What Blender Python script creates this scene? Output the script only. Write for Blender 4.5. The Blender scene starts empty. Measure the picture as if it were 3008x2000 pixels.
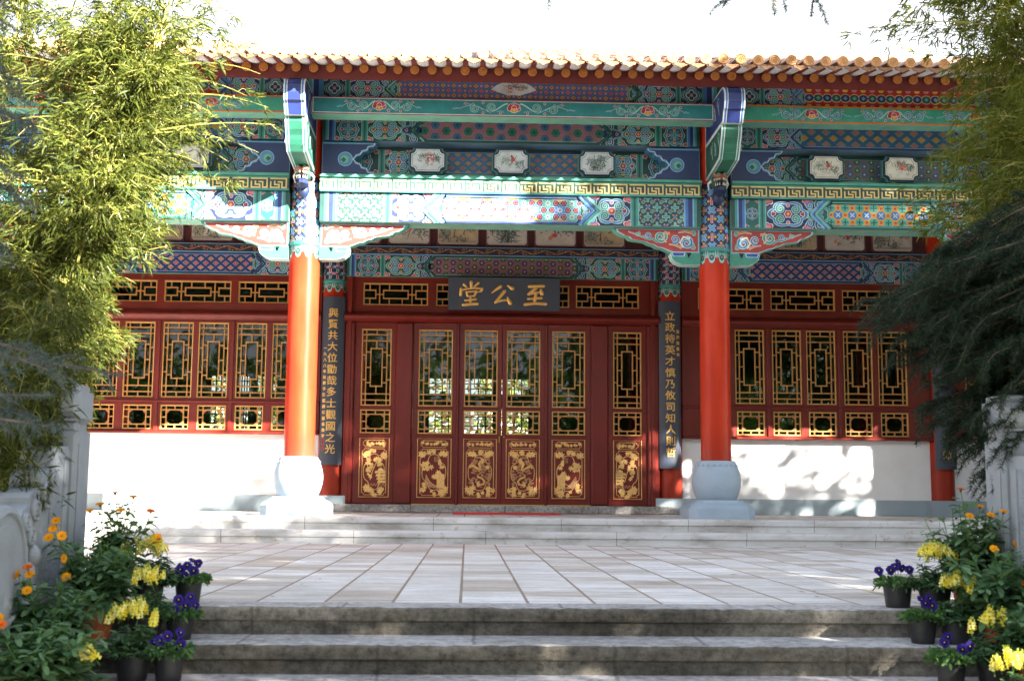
import bpy, math, random
import numpy as np
from mathutils import Vector, Matrix
R = math.radians
random.seed(7); rng = np.random.default_rng(7)
SC = bpy.context.scene
COL = SC.collection
# ------------------------------------------------------------------ camera, sky, sun, exposure
cam_d = bpy.data.cameras.new("camera"); cam = bpy.data.objects.new("camera", cam_d); COL.objects.link(cam)
SC.camera = cam
cam_d.sensor_fit = 'HORIZONTAL'; cam_d.sensor_width = 23.7
cam_d.lens = 3642.668 / 3008 * 23.7
cam_d.dof.use_dof = True; cam_d.dof.focus_distance = 14.6; cam_d.dof.aperture_fstop = 3.2
cam_d.clip_start = 0.05; cam_d.clip_end = 2000
def cam_matrix(x, y, z, yaw, pitch, roll):
    cy, sy = math.cos(yaw), math.sin(yaw); cp, sp = math.cos(pitch), math.sin(pitch)
    fwd = Vector((sy*cp, cy*cp, sp)); right = Vector((cy, -sy, 0)); up = right.cross(fwd)
    c, s = math.cos(roll), math.sin(roll)
    r2 = c*right - s*up; u2 = s*right + c*up
    m = Matrix((( r2.x, u2.x, -fwd.x, x), (r2.y, u2.y, -fwd.y, y), (r2.z, u2.z, -fwd.z, z), (0, 0, 0, 1)))
    return m
cam.matrix_world = cam_matrix(-.4741, -14.3028, .2359, .0349, .1248, -.0089)
SUN_AZ, SUN_EL = R(46), R(24)
to_sun = Vector((math.sin(SUN_AZ)*math.cos(SUN_EL), -math.cos(SUN_AZ)*math.cos(SUN_EL), math.sin(SUN_EL)))
w = bpy.data.worlds.new("World"); SC.world = w; w.use_nodes = True
wn = w.node_tree; bg = wn.nodes["Background"]
sky = wn.nodes.new("ShaderNodeTexSky"); sky.sky_type = 'NISHITA'; sky.sun_disc = False
sky.sun_elevation = SUN_EL; sky.sun_rotation = math.atan2(to_sun.x, to_sun.y)
sky.air_density = 1.0; sky.dust_density = 4.0; sky.ozone_density = 1.0; sky.altitude = 1900
veil = wn.nodes.new("ShaderNodeMixRGB"); veil.inputs[2].default_value = (3.3, 3.36, 3.5, 1)   # bright haze low in the sky, thinning upward
geo = wn.nodes.new("ShaderNodeTexCoord"); sep = wn.nodes.new("ShaderNodeSeparateXYZ"); wn.links.new(geo.outputs["Generated"], sep.inputs[0])
mr = wn.nodes.new("ShaderNodeMapRange"); mr.interpolation_type = 'SMOOTHSTEP'; wn.links.new(sep.outputs[2], mr.inputs[0])
for i_, v_ in ((1, .33), (2, .62), (3, .85), (4, .42)): mr.inputs[i_].default_value = v_
wn.links.new(mr.outputs[0], veil.inputs[0])
wn.links.new(sky.outputs[0], veil.inputs[1]); wn.links.new(veil.outputs[0], bg.inputs[0]); bg.inputs[1].default_value = .05
sun_d = bpy.data.lights.new("sun", 'SUN'); sun_d.energy = 5.0; sun_d.angle = R(.5); sun_d.color = (1, .95, .87)
sun = bpy.data.objects.new("sun", sun_d); COL.objects.link(sun)
sun.rotation_euler = (-to_sun).to_track_quat('-Z', 'Y').to_euler(); sun.location = to_sun*60
SC.view_settings.view_transform = 'Standard'; SC.view_settings.look = 'None'
SC.view_settings.exposure = 3.7; SC.view_settings.gamma = 1
SC.render.engine = 'CYCLES'
try:
    SC.cycles.max_bounces = 8; SC.cycles.transparent_max_bounces = 16; SC.cycles.use_denoising = True
    SC.cycles.sample_clamp_indirect = 6
except Exception: pass

# ------------------------------------------------------------------ colours and materials
def lin(v):
    v = v/255.; return v/12.92 if v <= .04045 else ((v+.055)/1.055)**2.4
def C(r, g, b): return (lin(r), lin(g), lin(b), 1.)
class Mat:
    def __init__(s, name):
        s.m = bpy.data.materials.new(name); s.m.use_nodes = True; s.t = s.m.node_tree
        s.b = s.t.nodes["Principled BSDF"]; s.out = s.t.nodes["Material Output"]
    def n(s, typ, **kw):
        nd = s.t.nodes.new("ShaderNode"+typ)
        for k, v in kw.items():
            if k.startswith('i_'):
                key = k[2:]; key = int(key) if key.isdigit() else key.replace('_', ' ')
                sock = nd.inputs[key]
                if isinstance(v, bpy.types.NodeSocket): s.t.links.new(v, sock)
                else: sock.default_value = v
            else: setattr(nd, k, v)
        return nd
    def math(s, op, a, b=0.):
        return s.n("Math", operation=op, i_0=a, i_1=b).outputs[0]
    def link(s, a, b): s.t.links.new(a, b)
    def coords(s, kind='Object'): return s.n("TexCoord").outputs[kind]
    def noise(s, vec, scale, detail=4, rough=.55, stretch=None):
        if stretch: vec = s.n("Mapping", i_Vector=vec, i_Scale=stretch).outputs[0]
        return s.n("TexNoise", i_Vector=vec, i_Scale=scale, i_Detail=detail, i_Roughness=rough).outputs[0]
    def ramp(s, fac, stops):
        r = s.n("ValToRGB", i_0=fac); e = r.color_ramp.elements
        e[0].position, e[0].color = stops[0]; e[1].position, e[1].color = stops[-1]
        for p, c in stops[1:-1]:
            x = e.new(p); x.color = c
        return r.outputs[0]
    def mix(s, fac, a, b, typ='MIX'):
        nd = s.n("MixRGB", blend_type=typ)
        for i, v in ((0, fac), (1, a), (2, b)):
            if isinstance(v, bpy.types.NodeSocket): s.link(v, nd.inputs[i])
            else: nd.inputs[i].default_value = v
        return nd.outputs[0]
    def set(s, col=None, rough=None, metal=None, spec=None, coat=None, bump=None, bstr=.3, bdist=.01):
        def put(k, v):
            if v is None: return
            if isinstance(v, bpy.types.NodeSocket): s.link(v, s.b.inputs[k])
            else: s.b.inputs[k].default_value = v
        put("Base Color", col); put("Roughness", rough); put("Metallic", metal); put("Specular IOR Level", spec); put("Coat Weight", coat)
        if bump is not None:
            bn = s.n("Bump", i_Height=bump, i_Strength=bstr, i_Distance=bdist); s.link(bn.outputs[0], s.b.inputs["Normal"])
        return s.m
def sc3(c, k): return (c[0]*k, c[1]*k, c[2]*k, 1)
def plain(name, c, rough=.5, var=.12, scale=9., stretch=None, bump=.0, metal=0, coat=None, spec=None):
    M = Mat(name); v = M.coords(); nz = M.noise(v, scale, 5, .6, stretch)
    col = M.ramp(nz, [(.25, sc3(c, 1-var)), (.75, sc3(c, 1+var))])
    fine = M.noise(v, scale*9, 3)
    return M.set(col, M.math('ADD', M.math('MULTIPLY', nz, .12), rough-.06), metal, spec, coat, fine if bump else None, bump)
def attr_paint(name, rough=.5):
    M = Mat(name); a = M.n("Attribute", attribute_name="Col").outputs[0]
    nz = M.noise(M.coords(), 6, 6, .6)
    k = M.ramp(nz, [(.3, (.62, .62, .62, 1)), (.7, (.90, .90, .90, 1))])
    return M.set(M.mix(1, a, k, 'MULTIPLY'), rough)
def leaf_mat(name, trans=.35, rough=.5):
    M = Mat(name); a = M.n("Attribute", attribute_name="Col").outputs[0]
    M.set(a, rough, spec=.14)
    tr = M.n("BsdfTranslucent"); M.link(M.mix(1, a, (1.15, 1.2, .75, 1), 'MULTIPLY'), tr.inputs[0])
    mx = M.n("MixShader", i_0=trans); M.link(M.b.outputs[0], mx.inputs[1]); M.link(tr.outputs[0], mx.inputs[2])
    M.link(mx.outputs[0], M.out.inputs[0]); return M.m
PAINT = attr_paint("architectural_paint")
LEAF = leaf_mat("leaf")
PETAL = leaf_mat("petal", .3, .6)
NEEDLE = leaf_mat("needle", .15)
RED = plain("dark_red_lacquer", C(104, 31, 23), .36, .2, 5, (1, 1, .3), 0, spec=.35)
REDWOOD = plain("red_rafter_paint", C(102, 36, 34), .55, .12, 5)
def column_mat():
    M = Mat("column_red_lacquer"); v = M.coords()
    nz = M.noise(v, 7, 5, .6, (1, 1, .12)); n2 = M.noise(v, 1.8, 3)
    col = M.ramp(M.math('ADD', M.math('MULTIPLY', nz, .6), M.math('MULTIPLY', n2, .4)), [(.28, C(148, 38, 20)), (.5, C(172, 48, 25)), (.72, C(188, 62, 34))])
    x = M.n('SeparateXYZ', i_0=v); d = M.n('MapRange', i_0=M.math('ADD', x.outputs[2], M.math('MULTIPLY', n2, -.5)), i_1=.35, i_2=.75, i_3=.55, i_4=0).outputs[0]
    col = M.mix(d, col, C(126, 56, 44)); cr = M.noise(v, 30, 3, .7, (1, 1, .03)); col = M.mix(M.ramp(cr, [(.70, (0, 0, 0, 1)), (.74, (.35, .35, .35, 1))]), col, C(96, 30, 24))
    return M.set(col, M.math('ADD', M.math('MULTIPLY', nz, .2), .2), 0, .16, 0, nz, .10, .01)
COLRED = column_mat()
GOLD = plain("gilding", C(222, 176, 98), .36, .18, 14, None, .25, .35)
LATGOLD = plain("lattice_gold", C(206, 158, 88), .4, .2, 14, None, .2, .3)
GOLDWOOD = plain("lattice_gold_brown", C(164, 98, 54), .42, .15, 14)
CARVE = plain("gilded_carving", C(230, 186, 112), .42, .25, 40, None, .6, .3)
BROWNCARVE = plain("brown_gilt_carving", C(176, 130, 88), .45, .25, 40, None, .6, .2)
def glass_mat():
    M = Mat("window_glass"); tr = M.n("BsdfTransparent"); tr.inputs[0].default_value = (.62, .66, .63, 1)
    gl = M.n("BsdfGlossy"); gl.inputs["Roughness"].default_value = .02
    fr = M.n("Fresnel", i_IOR=1.5); mx = M.n("MixShader"); M.link(fr.outputs[0], mx.inputs[0])
    M.link(tr.outputs[0], mx.inputs[1]); M.link(gl.outputs[0], mx.inputs[2]); M.link(mx.outputs[0], M.out.inputs[0]); return M.m
GLASS = glass_mat()
def wall_mat():
    M = Mat("white_plaster"); v = M.coords(); nz = M.noise(v, 1.3, 6, .6); f = M.noise(v, 60, 3)
    return M.set(M.ramp(nz, [(.3, C(218, 217, 214)), (.7, C(236, 236, 235))]), .85, 0, .2, None, f, .15, .004)
WHITE = wall_mat()
DADO = plain("grey_dado_paint", C(150, 164, 170), .7, .07, 4, None, .1)
STONE = plain("pale_blue_grey_stone", C(150, 165, 176), .62, .10, 5, None, .12)
def marble():
    M = Mat("stained_marble_step"); v = M.coords()
    n1 = M.noise(v, 2.2, 8, .65, (.6, 1, 1.6)); n2 = M.noise(v, 9, 6, .7)
    base = M.ramp(n1, [(.32, C(150, 144, 136)), (.5, C(196, 194, 190)), (.72, C(214, 214, 212))])
    st = M.ramp(n2, [(.58, (1, 1, 1, 1)), (.74, C(196, 170, 146))])
    x = M.n("SeparateXYZ", i_0=v)
    row = M.math('FLOOR', M.math('MULTIPLY', x.outputs[2], 7.19))
    xx = M.math('ADD', x.outputs[0], M.math('MULTIPLY', row, .57))
    fx = M.math('ABSOLUTE', M.math('SUBTRACT', M.math('FRACT', M.math('MULTIPLY', xx, .71)), .5))
    j = M.math('GREATER_THAN', fx, .4965)
    tone = M.n("TexWhiteNoise", noise_dimensions='2D', i_Vector=M.n("CombineXYZ", i_0=M.math('FLOOR', M.math('ADD', M.math('MULTIPLY', xx, .71), 0)), i_1=row).outputs[0]).outputs[0]
    c = M.mix(1, base, st, 'MULTIPLY')
    c = M.mix(M.math('MULTIPLY', tone, .25), c, C(160, 152, 142)); c = M.mix(M.math('MULTIPLY', j, .6), c, C(104, 98, 90))
    return M.set(c, .6, 0, .3, None, n2, .25, .01)
MARBLE = marble()
def rough_stone(name, lo, mid, hi, jl=1.02):
    M = Mat(name); v = M.coords(); x = M.n("SeparateXYZ", i_0=v)
    n1 = M.noise(v, 1.7, 8, .68, (.5, 1, 1.8)); n2 = M.noise(v, 26, 5, .75); n3 = M.noise(v, 5, 6, .7, (.5, 1, 1.5))
    base = M.ramp(n1, [(.34, lo), (.5, mid), (.68, hi)])
    sp = M.ramp(n2, [(.34, (.36, .35, .33, 1)), (.52, (1, 1, 1, 1)), (.70, (1.5, 1.47, 1.42, 1))])
    c = M.mix(.8, base, sp, 'MULTIPLY')
    c = M.mix(M.ramp(n3, [(.55, (0, 0, 0, 1)), (.75, (.55, .55, .55, 1))]), c, C(92, 78, 62))
    row = M.math('FLOOR', M.math('MULTIPLY', M.math('ADD', x.outputs[2], .278), 8))
    wob = M.math('MULTIPLY', n3, .05)
    fx = M.math('ABSOLUTE', M.math('SUBTRACT', M.math('FRACT', M.math('ADD', wob, M.math('DIVIDE', M.math('ADD', x.outputs[0], M.math('MULTIPLY', row, .61)), jl))), .5))
    j = M.math('GREATER_THAN', fx, .492)
    c = M.mix(M.math('MULTIPLY', j, .45), c, C(56, 52, 46))
    return M.set(c, .85, 0, .25, None, M.math('SUBTRACT', M.math('ADD', n2, n3), M.math('MULTIPLY', j, .5)), .8, .012)
GREYSTEP = rough_stone("dark_grey_riser", C(64, 60, 53), C(104, 98, 88), C(140, 133, 121))  # darker grey for riser faces and kerb
TREAD = rough_stone("pale_grey_tread", C(140, 137, 133), C(164, 161, 158), C(182, 180, 177))  # same stone pattern in a paler grey for the tread faces
THRESH = rough_stone("grey_granite", C(128, 124, 120), C(150, 147, 143), C(168, 166, 162), 1.3)
def paving():
    M = Mat("terrace_paving"); v = M.coords(); x = M.n("SeparateXYZ", i_0=v)
    S = .3275
    a = M.math('DIVIDE', M.math('ADD', x.outputs[0], .449+.05), S); b = M.math('DIVIDE', x.outputs[1], .31)
    ca, cb = M.math('FLOOR', a), M.math('FLOOR', b)
    wn_ = M.n("TexWhiteNoise", noise_dimensions='2D', i_Vector=M.n("CombineXYZ", i_0=ca, i_1=cb).outputs[0]).outputs[0]
    st = M.noise(v, 3.0, 8, .72, (.8, 3.2, 1)); fine = M.noise(v, 9, 6, .78, (.45, 3.6, 1)); grv = M.noise(v, 13, 4, .65, (.22, 3.0, 1))
    k = M.math('ADD', M.math('MULTIPLY', wn_, .42), M.math('MULTIPLY', st, .62))
    c = M.ramp(k, [(.36, C(222, 220, 216)), (.54, C(211, 207, 200)), (.68, C(192, 182, 169)), (.84, C(170, 156, 140))])
    c = M.mix(.7, c, M.ramp(fine, [(.34, C(168, 158, 146)), (.50, (1, 1, 1, 1))]), 'MULTIPLY')
    c = M.mix(M.ramp(grv, [(.60, (0, 0, 0, 1)), (.70, (.45, .45, .45, 1))]), c, C(150, 138, 124))
    wob = M.math('MULTIPLY', M.math('SUBTRACT', st, .5), .02)
    def edge(t, wd): return M.math('GREATER_THAN', M.math('ABSOLUTE', M.math('SUBTRACT', M.math('FRACT', M.math('ADD', t, wob)), .5)), .5-wd)
    c = M.mix(M.math('MULTIPLY', edge(b, .022), .65), c, C(120, 104, 90)); c = M.mix(M.math('MULTIPLY', edge(a, .024), .85), c, C(126, 104, 82))
    pit = M.noise(v, 14, 3, .8); c = M.mix(M.ramp(pit, [(.72, (0, 0, 0, 1)), (.76, (.7, .7, .7, 1))]), c, C(120, 104, 88))
    gr = M.noise(v, 1.1, 6, .7); c = M.mix(M.ramp(gr, [(.48, (0, 0, 0, 1)), (.72, (.5, .5, .5, 1))]), c, C(160, 152, 142))
    sp = M.noise(v, 120, 2, .6); c = M.mix(.4, c, M.ramp(sp, [(.35, (.6, .58, .55, 1)), (.5, (1, 1, 1, 1))]), 'MULTIPLY')
    return M.set(c, .9, 0, .12, None, M.math('ADD', fine, sp), .4, .005)
PAVING = paving()
TILE = plain("roof_tile_clay", C(186, 146, 118), .6, .2, 8, None, .3)
PAN = plain("pan_tile_grey", C(150, 142, 132), .75, .25, 9, None, .35)
PANWHITE = plain("limewashed_pan_underside", C(196, 194, 192), .8, .1, 6, None, .2)
DRIP = plain("glazed_drip_tile", C(128, 88, 50), .35, .35, 30, None, .7)
TILEEND = plain("carved_tile_end", C(196, 144, 92), .55, .2, 60, None, .6)
RAFTEREND = plain("gilded_rafter_end", C(176, 110, 44), .5, .15, 60, None, .4)
BOARD = plain("slate_navy_board", C(52, 58, 72), .45, .08, 4, (6, 1, .2))
MATRED = plain("red_door_mat", C(214, 48, 44), .8, .08, 30, None, .3)
TERRA = plain("terracotta", C(176, 92, 56), .75, .18, 8, None, .25)
PLASTIC = plain("black_plastic_pot", C(32, 31, 32), .5, .3, 12, None, .2)
SOIL = plain("soil", C(62, 50, 40), .95, .3, 20, None, .6)
BARK = plain("bark", C(96, 82, 68), .9, .25, 14, (1, 1, .2), .7)
BAMB = plain("bamboo_culm", C(140, 136, 62), .45, .2, 6)
GROUND = plain("paved_garden_ground", C(150, 142, 130), .9, .15, 2, None, .3)
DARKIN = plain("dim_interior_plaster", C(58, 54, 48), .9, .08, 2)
BALU = plain("carved_grey_marble", C(136, 142, 146), .8, .16, 5, None, .25)
def rough_panel():
    M = Mat("pecked_marble"); v = M.coords(); n = M.noise(v, 70, 3, .6)
    return M.set(M.ramp(M.noise(v, 6, 5), [(.3, C(132, 138, 144)), (.7, C(160, 166, 170))]), .85, 0, .2, None, n, 1., .02)
PECK = rough_panel()
BRASS = plain("brass_strip", C(214, 190, 84), .3, .1, 10, None, 0, .7)

# ------------------------------------------------------------------ mesh helpers
class MB:
    def __init__(s): s.v, s.f, s.m, s.c = [], [], [], []
    def add(s, verts, faces, mat=0, col=(1, 1, 1, 1)):
        o = len(s.v); s.v.extend(verts)
        for f in faces:
            s.f.append(tuple(i+o for i in f)); s.m.append(mat); s.c.append(col)
    def box(s, x0, x1, y0, y1, z0, z1, mat=0, col=(1, 1, 1, 1), bev=0.):
        if bev <= 0:
            s.add([(x0,y0,z0),(x1,y0,z0),(x1,y1,z0),(x0,y1,z0),(x0,y0,z1),(x1,y0,z1),(x1,y1,z1),(x0,y1,z1)],
                  [(0,3,2,1),(4,5,6,7),(0,1,5,4),(1,2,6,5),(2,3,7,6),(3,0,4,7)], mat, col)
        else:  # chamfer the four edges that run along the longest axis plus the front
            b = min(bev, (x1-x0)*.4, (y1-y0)*.4, (z1-z0)*.4)
            A = [(x0+b,y0,z0+b),(x1-b,y0,z0+b),(x1-b,y0,z1-b),(x0+b,y0,z1-b)]
            B = [(x0,y0+b,z0),(x1,y0+b,z0),(x1,y0+b,z1),(x0,y0+b,z1)]
            D = [(x0,y1,z0),(x1,y1,z0),(x1,y1,z1),(x0,y1,z1)]
            s.add(A+B+D, [(0,1,2,3),(0,4,5,1),(1,5,6,2),(2,6,7,3),(3,7,4,0),(4,8,9,5),(5,9,10,6),(6,10,11,7),(7,11,8,4),(8,11,10,9)], mat, col)
    def prism(s, pts, axis, a, b, mat=0, col=(1, 1, 1, 1)):
        """pts 2D outline; axis 'x': pts=(y,z); 'y': pts=(x,z); 'z': pts=(x,y); extruded from a to b"""
        def P(p, t): return (t, p[0], p[1]) if axis == 'x' else ((p[0], t, p[1]) if axis == 'y' else (p[0], p[1], t))
        n = len(pts); s.add([P(p, a) for p in pts]+[P(p, b) for p in pts],
            [tuple(range(n)), tuple(range(2*n-1, n-1, -1))]+[(i, i+n, (i+1) % n+n, (i+1) % n) for i in range(n)], mat, col)
    def lathe(s, prof, n=32, cx=0, cy=0, mat=0, col=(1, 1, 1, 1), a0=0., a1=2*math.pi):
        full = abs(a1-a0-2*math.pi) < 1e-6; k = n if full else n+1; vs = []
        for r, z in prof:
            for i in range(k):
                a = a0+(a1-a0)*i/n; vs.append((cx+r*math.cos(a), cy+r*math.sin(a), z))
        fs = []
        for j in range(len(prof)-1):
            for i in range(n):
                i2 = (i+1) % k; fs.append((j*k+i, j*k+i2, (j+1)*k+i2, (j+1)*k+i))
        s.add(vs, fs, mat, col)
    def tube(s, pts, r0, r1=None, n=6, mat=0, col=(1, 1, 1, 1), flat=1., cap=True):
        r1 = r0 if r1 is None else r1; pts = [Vector(p) for p in pts]; m = len(pts); vs = []
        for i, p in enumerate(pts):
            d = (pts[min(i+1, m-1)]-pts[max(i-1, 0)]); d = d.normalized() if d.length > 1e-9 else Vector((0, 0, 1))
            a = d.orthogonal().normalized() if abs(d.y) > .9 else d.cross(Vector((0, 1, 0))).normalized(); b = d.cross(a).normalized()
            rr = r0+(r1-r0)*i/(m-1) if not isinstance(r0, (list, tuple)) else r0[i]
            for k in range(n):
                t = 2*math.pi*k/n; vs.append(tuple(p+a*(rr*math.cos(t))+b*(rr*flat*math.sin(t))))
        fs = [(i*n+k, i*n+(k+1) % n, (i+1)*n+(k+1) % n, (i+1)*n+k) for i in range(m-1) for k in range(n)]
        if cap: fs += [tuple(range(n-1, -1, -1)), tuple(range((m-1)*n, m*n))]
        s.add(vs, fs, mat, col)
    def build(s, name, mats, parent=None, smooth=False, loc=None):
        me = bpy.data.meshes.new(name); me.from_pydata(s.v, [], s.f)
        for m in (mats if isinstance(mats, (list, tuple)) else [mats]): me.materials.append(m)
        me.polygons.foreach_set("material_index", s.m)
        if any(c != (1, 1, 1, 1) for c in s.c):
            ca = me.color_attributes.new("Col", 'FLOAT_COLOR', 'CORNER')
            lt = np.array([len(f) for f in s.f]); ca.data.foreach_set("color", np.repeat(np.array(s.c, dtype=np.float32), lt, axis=0).ravel())
        if smooth:
            me.polygons.foreach_set("use_smooth", [True]*len(me.polygons))
            try: me.set_sharp_from_angle(angle=R(40))
            except Exception: pass
        me.update()
        o = bpy.data.objects.new(name, me); COL.objects.link(o)
        if parent: o.parent = parent
        if loc: o.location = loc
        return o
def np_mesh(name, V, F, cols, mat, parent=None, mi=None):
    """V (n,3), F (m,k) fixed-size faces, cols (m,4) per-face colour"""
    me = bpy.data.meshes.new(name); m, k = F.shape
    me.vertices.add(len(V)); me.vertices.foreach_set("co", V.astype(np.float32).ravel())
    me.loops.add(m*k); me.loops.foreach_set("vertex_index", F.astype(np.int32).ravel())
    me.polygons.add(m); me.polygons.foreach_set("loop_start", np.arange(0, m*k, k, dtype=np.int32))
    try: me.polygons.foreach_set("loop_total", np.full(m, k, dtype=np.int32))
    except Exception: pass
    ca = me.color_attributes.new("Col", 'FLOAT_COLOR', 'CORNER'); ca.data.foreach_set("color", np.repeat(cols.astype(np.float32), k, axis=0).ravel())
    for mm in (mat if isinstance(mat, list) else [mat]): me.materials.append(mm)
    if mi is not None: me.polygons.foreach_set("material_index", mi)
    me.update(calc_edges=True); me.validate()
    o = bpy.data.objects.new(name, me); COL.objects.link(o)
    if parent: o.parent = parent
    return o
def tag(o, label, cat, group=None):
    o["label"] = label; o["category"] = cat
    if group: o["group"] = group
    return o
def empty(name, loc=(0, 0, 0)):
    o = bpy.data.objects.new(name, None); o.empty_display_size = .1; o.location = loc; COL.objects.link(o); return o
def structure(o): o["kind"] = "structure"; return o
def dup(o, parent=None, loc=None, scale=None, mirror=False):
    c = o.copy(); COL.objects.link(c); c.parent = parent
    if loc is not None: c.location = loc
    if scale is not None: c.scale = scale
    for ch in list(o.children): dup(ch, c)
    return c

# ------------------------------------------------------------------ ornament painter: flat coloured shapes laid on a surface
NAVY, DNAVY = C(36, 54, 110), C(28, 42, 82)
BLUE, LBLUE, PBLUE = C(66, 120, 182), C(128, 176, 214), C(190, 214, 232)
GREEN, DGREEN, MGREEN, LGREEN, PGREEN = C(30, 94, 84), C(28, 70, 64), C(64, 146, 136), C(122, 186, 176), C(178, 216, 208)
TEAL = C(40, 138, 136)
PRED, PINK, DPINK, ORANGE, YELLOW = C(172, 48, 42), C(216, 132, 140), C(190, 66, 84), C(226, 138, 40), C(238, 192, 74)
PALE, GOLDP = C(226, 230, 226), C(232, 200, 122)
def clip_convex(poly, clipper):
    out = list(poly); n = len(clipper)
    for i in range(n):
        ax, ay = clipper[i]; bx, by = clipper[(i+1) % n]; inp = out; out = []
        if not inp: break
        def side(p): return (bx-ax)*(p[1]-ay)-(by-ay)*(p[0]-ax)
        for j in range(len(inp)):
            p, q = inp[j], inp[(j+1) % len(inp)]; sp, sq = side(p), side(q)
            if sp >= 0: out.append(p)
            if (sp >= 0) != (sq >= 0):
                t = sp/(sp-sq); out.append((p[0]+t*(q[0]-p[0]), p[1]+t*(q[1]-p[1])))
    return out
class Painter:
    """shapes in panel coordinates u (right), v (up); mapped by fn(u, v, lift) onto the surface"""
    def __init__(s, mb, fn, step=.0011, mat=0): s.mb, s.fn, s.step, s.mat, s.sx, s.clip, s.ox, s.k = mb, fn, step, mat, 1, None, 0., 0
    def poly(s, pts, col, layer=1):
        if s.clip: pts = clip_convex(pts, s.clip)
        if len(pts) < 3: return
        if s.sx < 0: pts = [(-x, y) for x, y in reversed(pts)]
        s.k = (s.k+1) % 50
        s.mb.add([s.fn(x+s.ox, y, layer*s.step+s.k*.000018) for x, y in pts], [tuple(range(len(pts)))], s.mat, col)
    def rect(s, x0, y0, x1, y1, col, layer=1): s.poly([(x0, y0), (x1, y0), (x1, y1), (x0, y1)], col, layer)
    def disc(s, cx, cy, r, col, layer=1, n=10, ry=None):
        ry = ry or r; s.poly([(cx+r*math.cos(2*math.pi*i/n), cy+ry*math.sin(2*math.pi*i/n)) for i in range(n)], col, layer)
    def lobed(s, cx, cy, r, k, amp, col, layer=1, rot=0., ry=1., n=None):
        n = n or k*6; pts = []
        for i in range(n):
            a = 2*math.pi*i/n; rr = r*(1-amp+amp*abs(math.cos(k*(a-rot)/2))); pts.append((cx+rr*math.cos(a), cy+rr*ry*math.sin(a)))
        s.poly(pts, col, layer)
    def ribbon(s, pts, w0, col, layer=1, w1=None):
        w1 = w0 if w1 is None else w1; m = len(pts); L = []
        for i in range(m):
            p, q = pts[max(i-1, 0)], pts[min(i+1, m-1)]; dx, dy = q[0]-p[0], q[1]-p[1]; d = math.hypot(dx, dy) or 1
            ww = (w0+(w1-w0)*i/max(m-1, 1))/2; L.append(((pts[i][0]-dy/d*ww, pts[i][1]+dx/d*ww), (pts[i][0]+dy/d*ww, pts[i][1]-dx/d*ww)))
        for i in range(m-1): s.poly([L[i][1], L[i+1][1], L[i+1][0], L[i][0]], col, layer)
    def poly_line(s, pts, w, col, layer=1):      # mitre-free right-angled line work
        for (x0, y0), (x1, y1) in zip(pts, pts[1:]):
            s.rect(min(x0, x1)-w/2, min(y0, y1)-w/2, max(x0, x1)+w/2, max(y0, y1)+w/2, col, layer)
    def spiral(s, cx, cy, r, a0, turns, w, col, out, layer=1, n=None):
        n = n or max(8, int(abs(turns)*12)); pts = []
        for i in range(n+1):
            t = i/n; a = a0+2*math.pi*turns*t; rr = r*(1-.82*t); pts.append((cx+rr*math.cos(a), cy+rr*math.sin(a)))
        if out: s.ribbon(pts, w*1.9, out, layer, w*1.5)
        s.ribbon(pts, w, col, layer+1, w*.7)
def flat(y, z0, x0=0.): return lambda u, v, l: (x0+u, y-l, z0+v)

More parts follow.
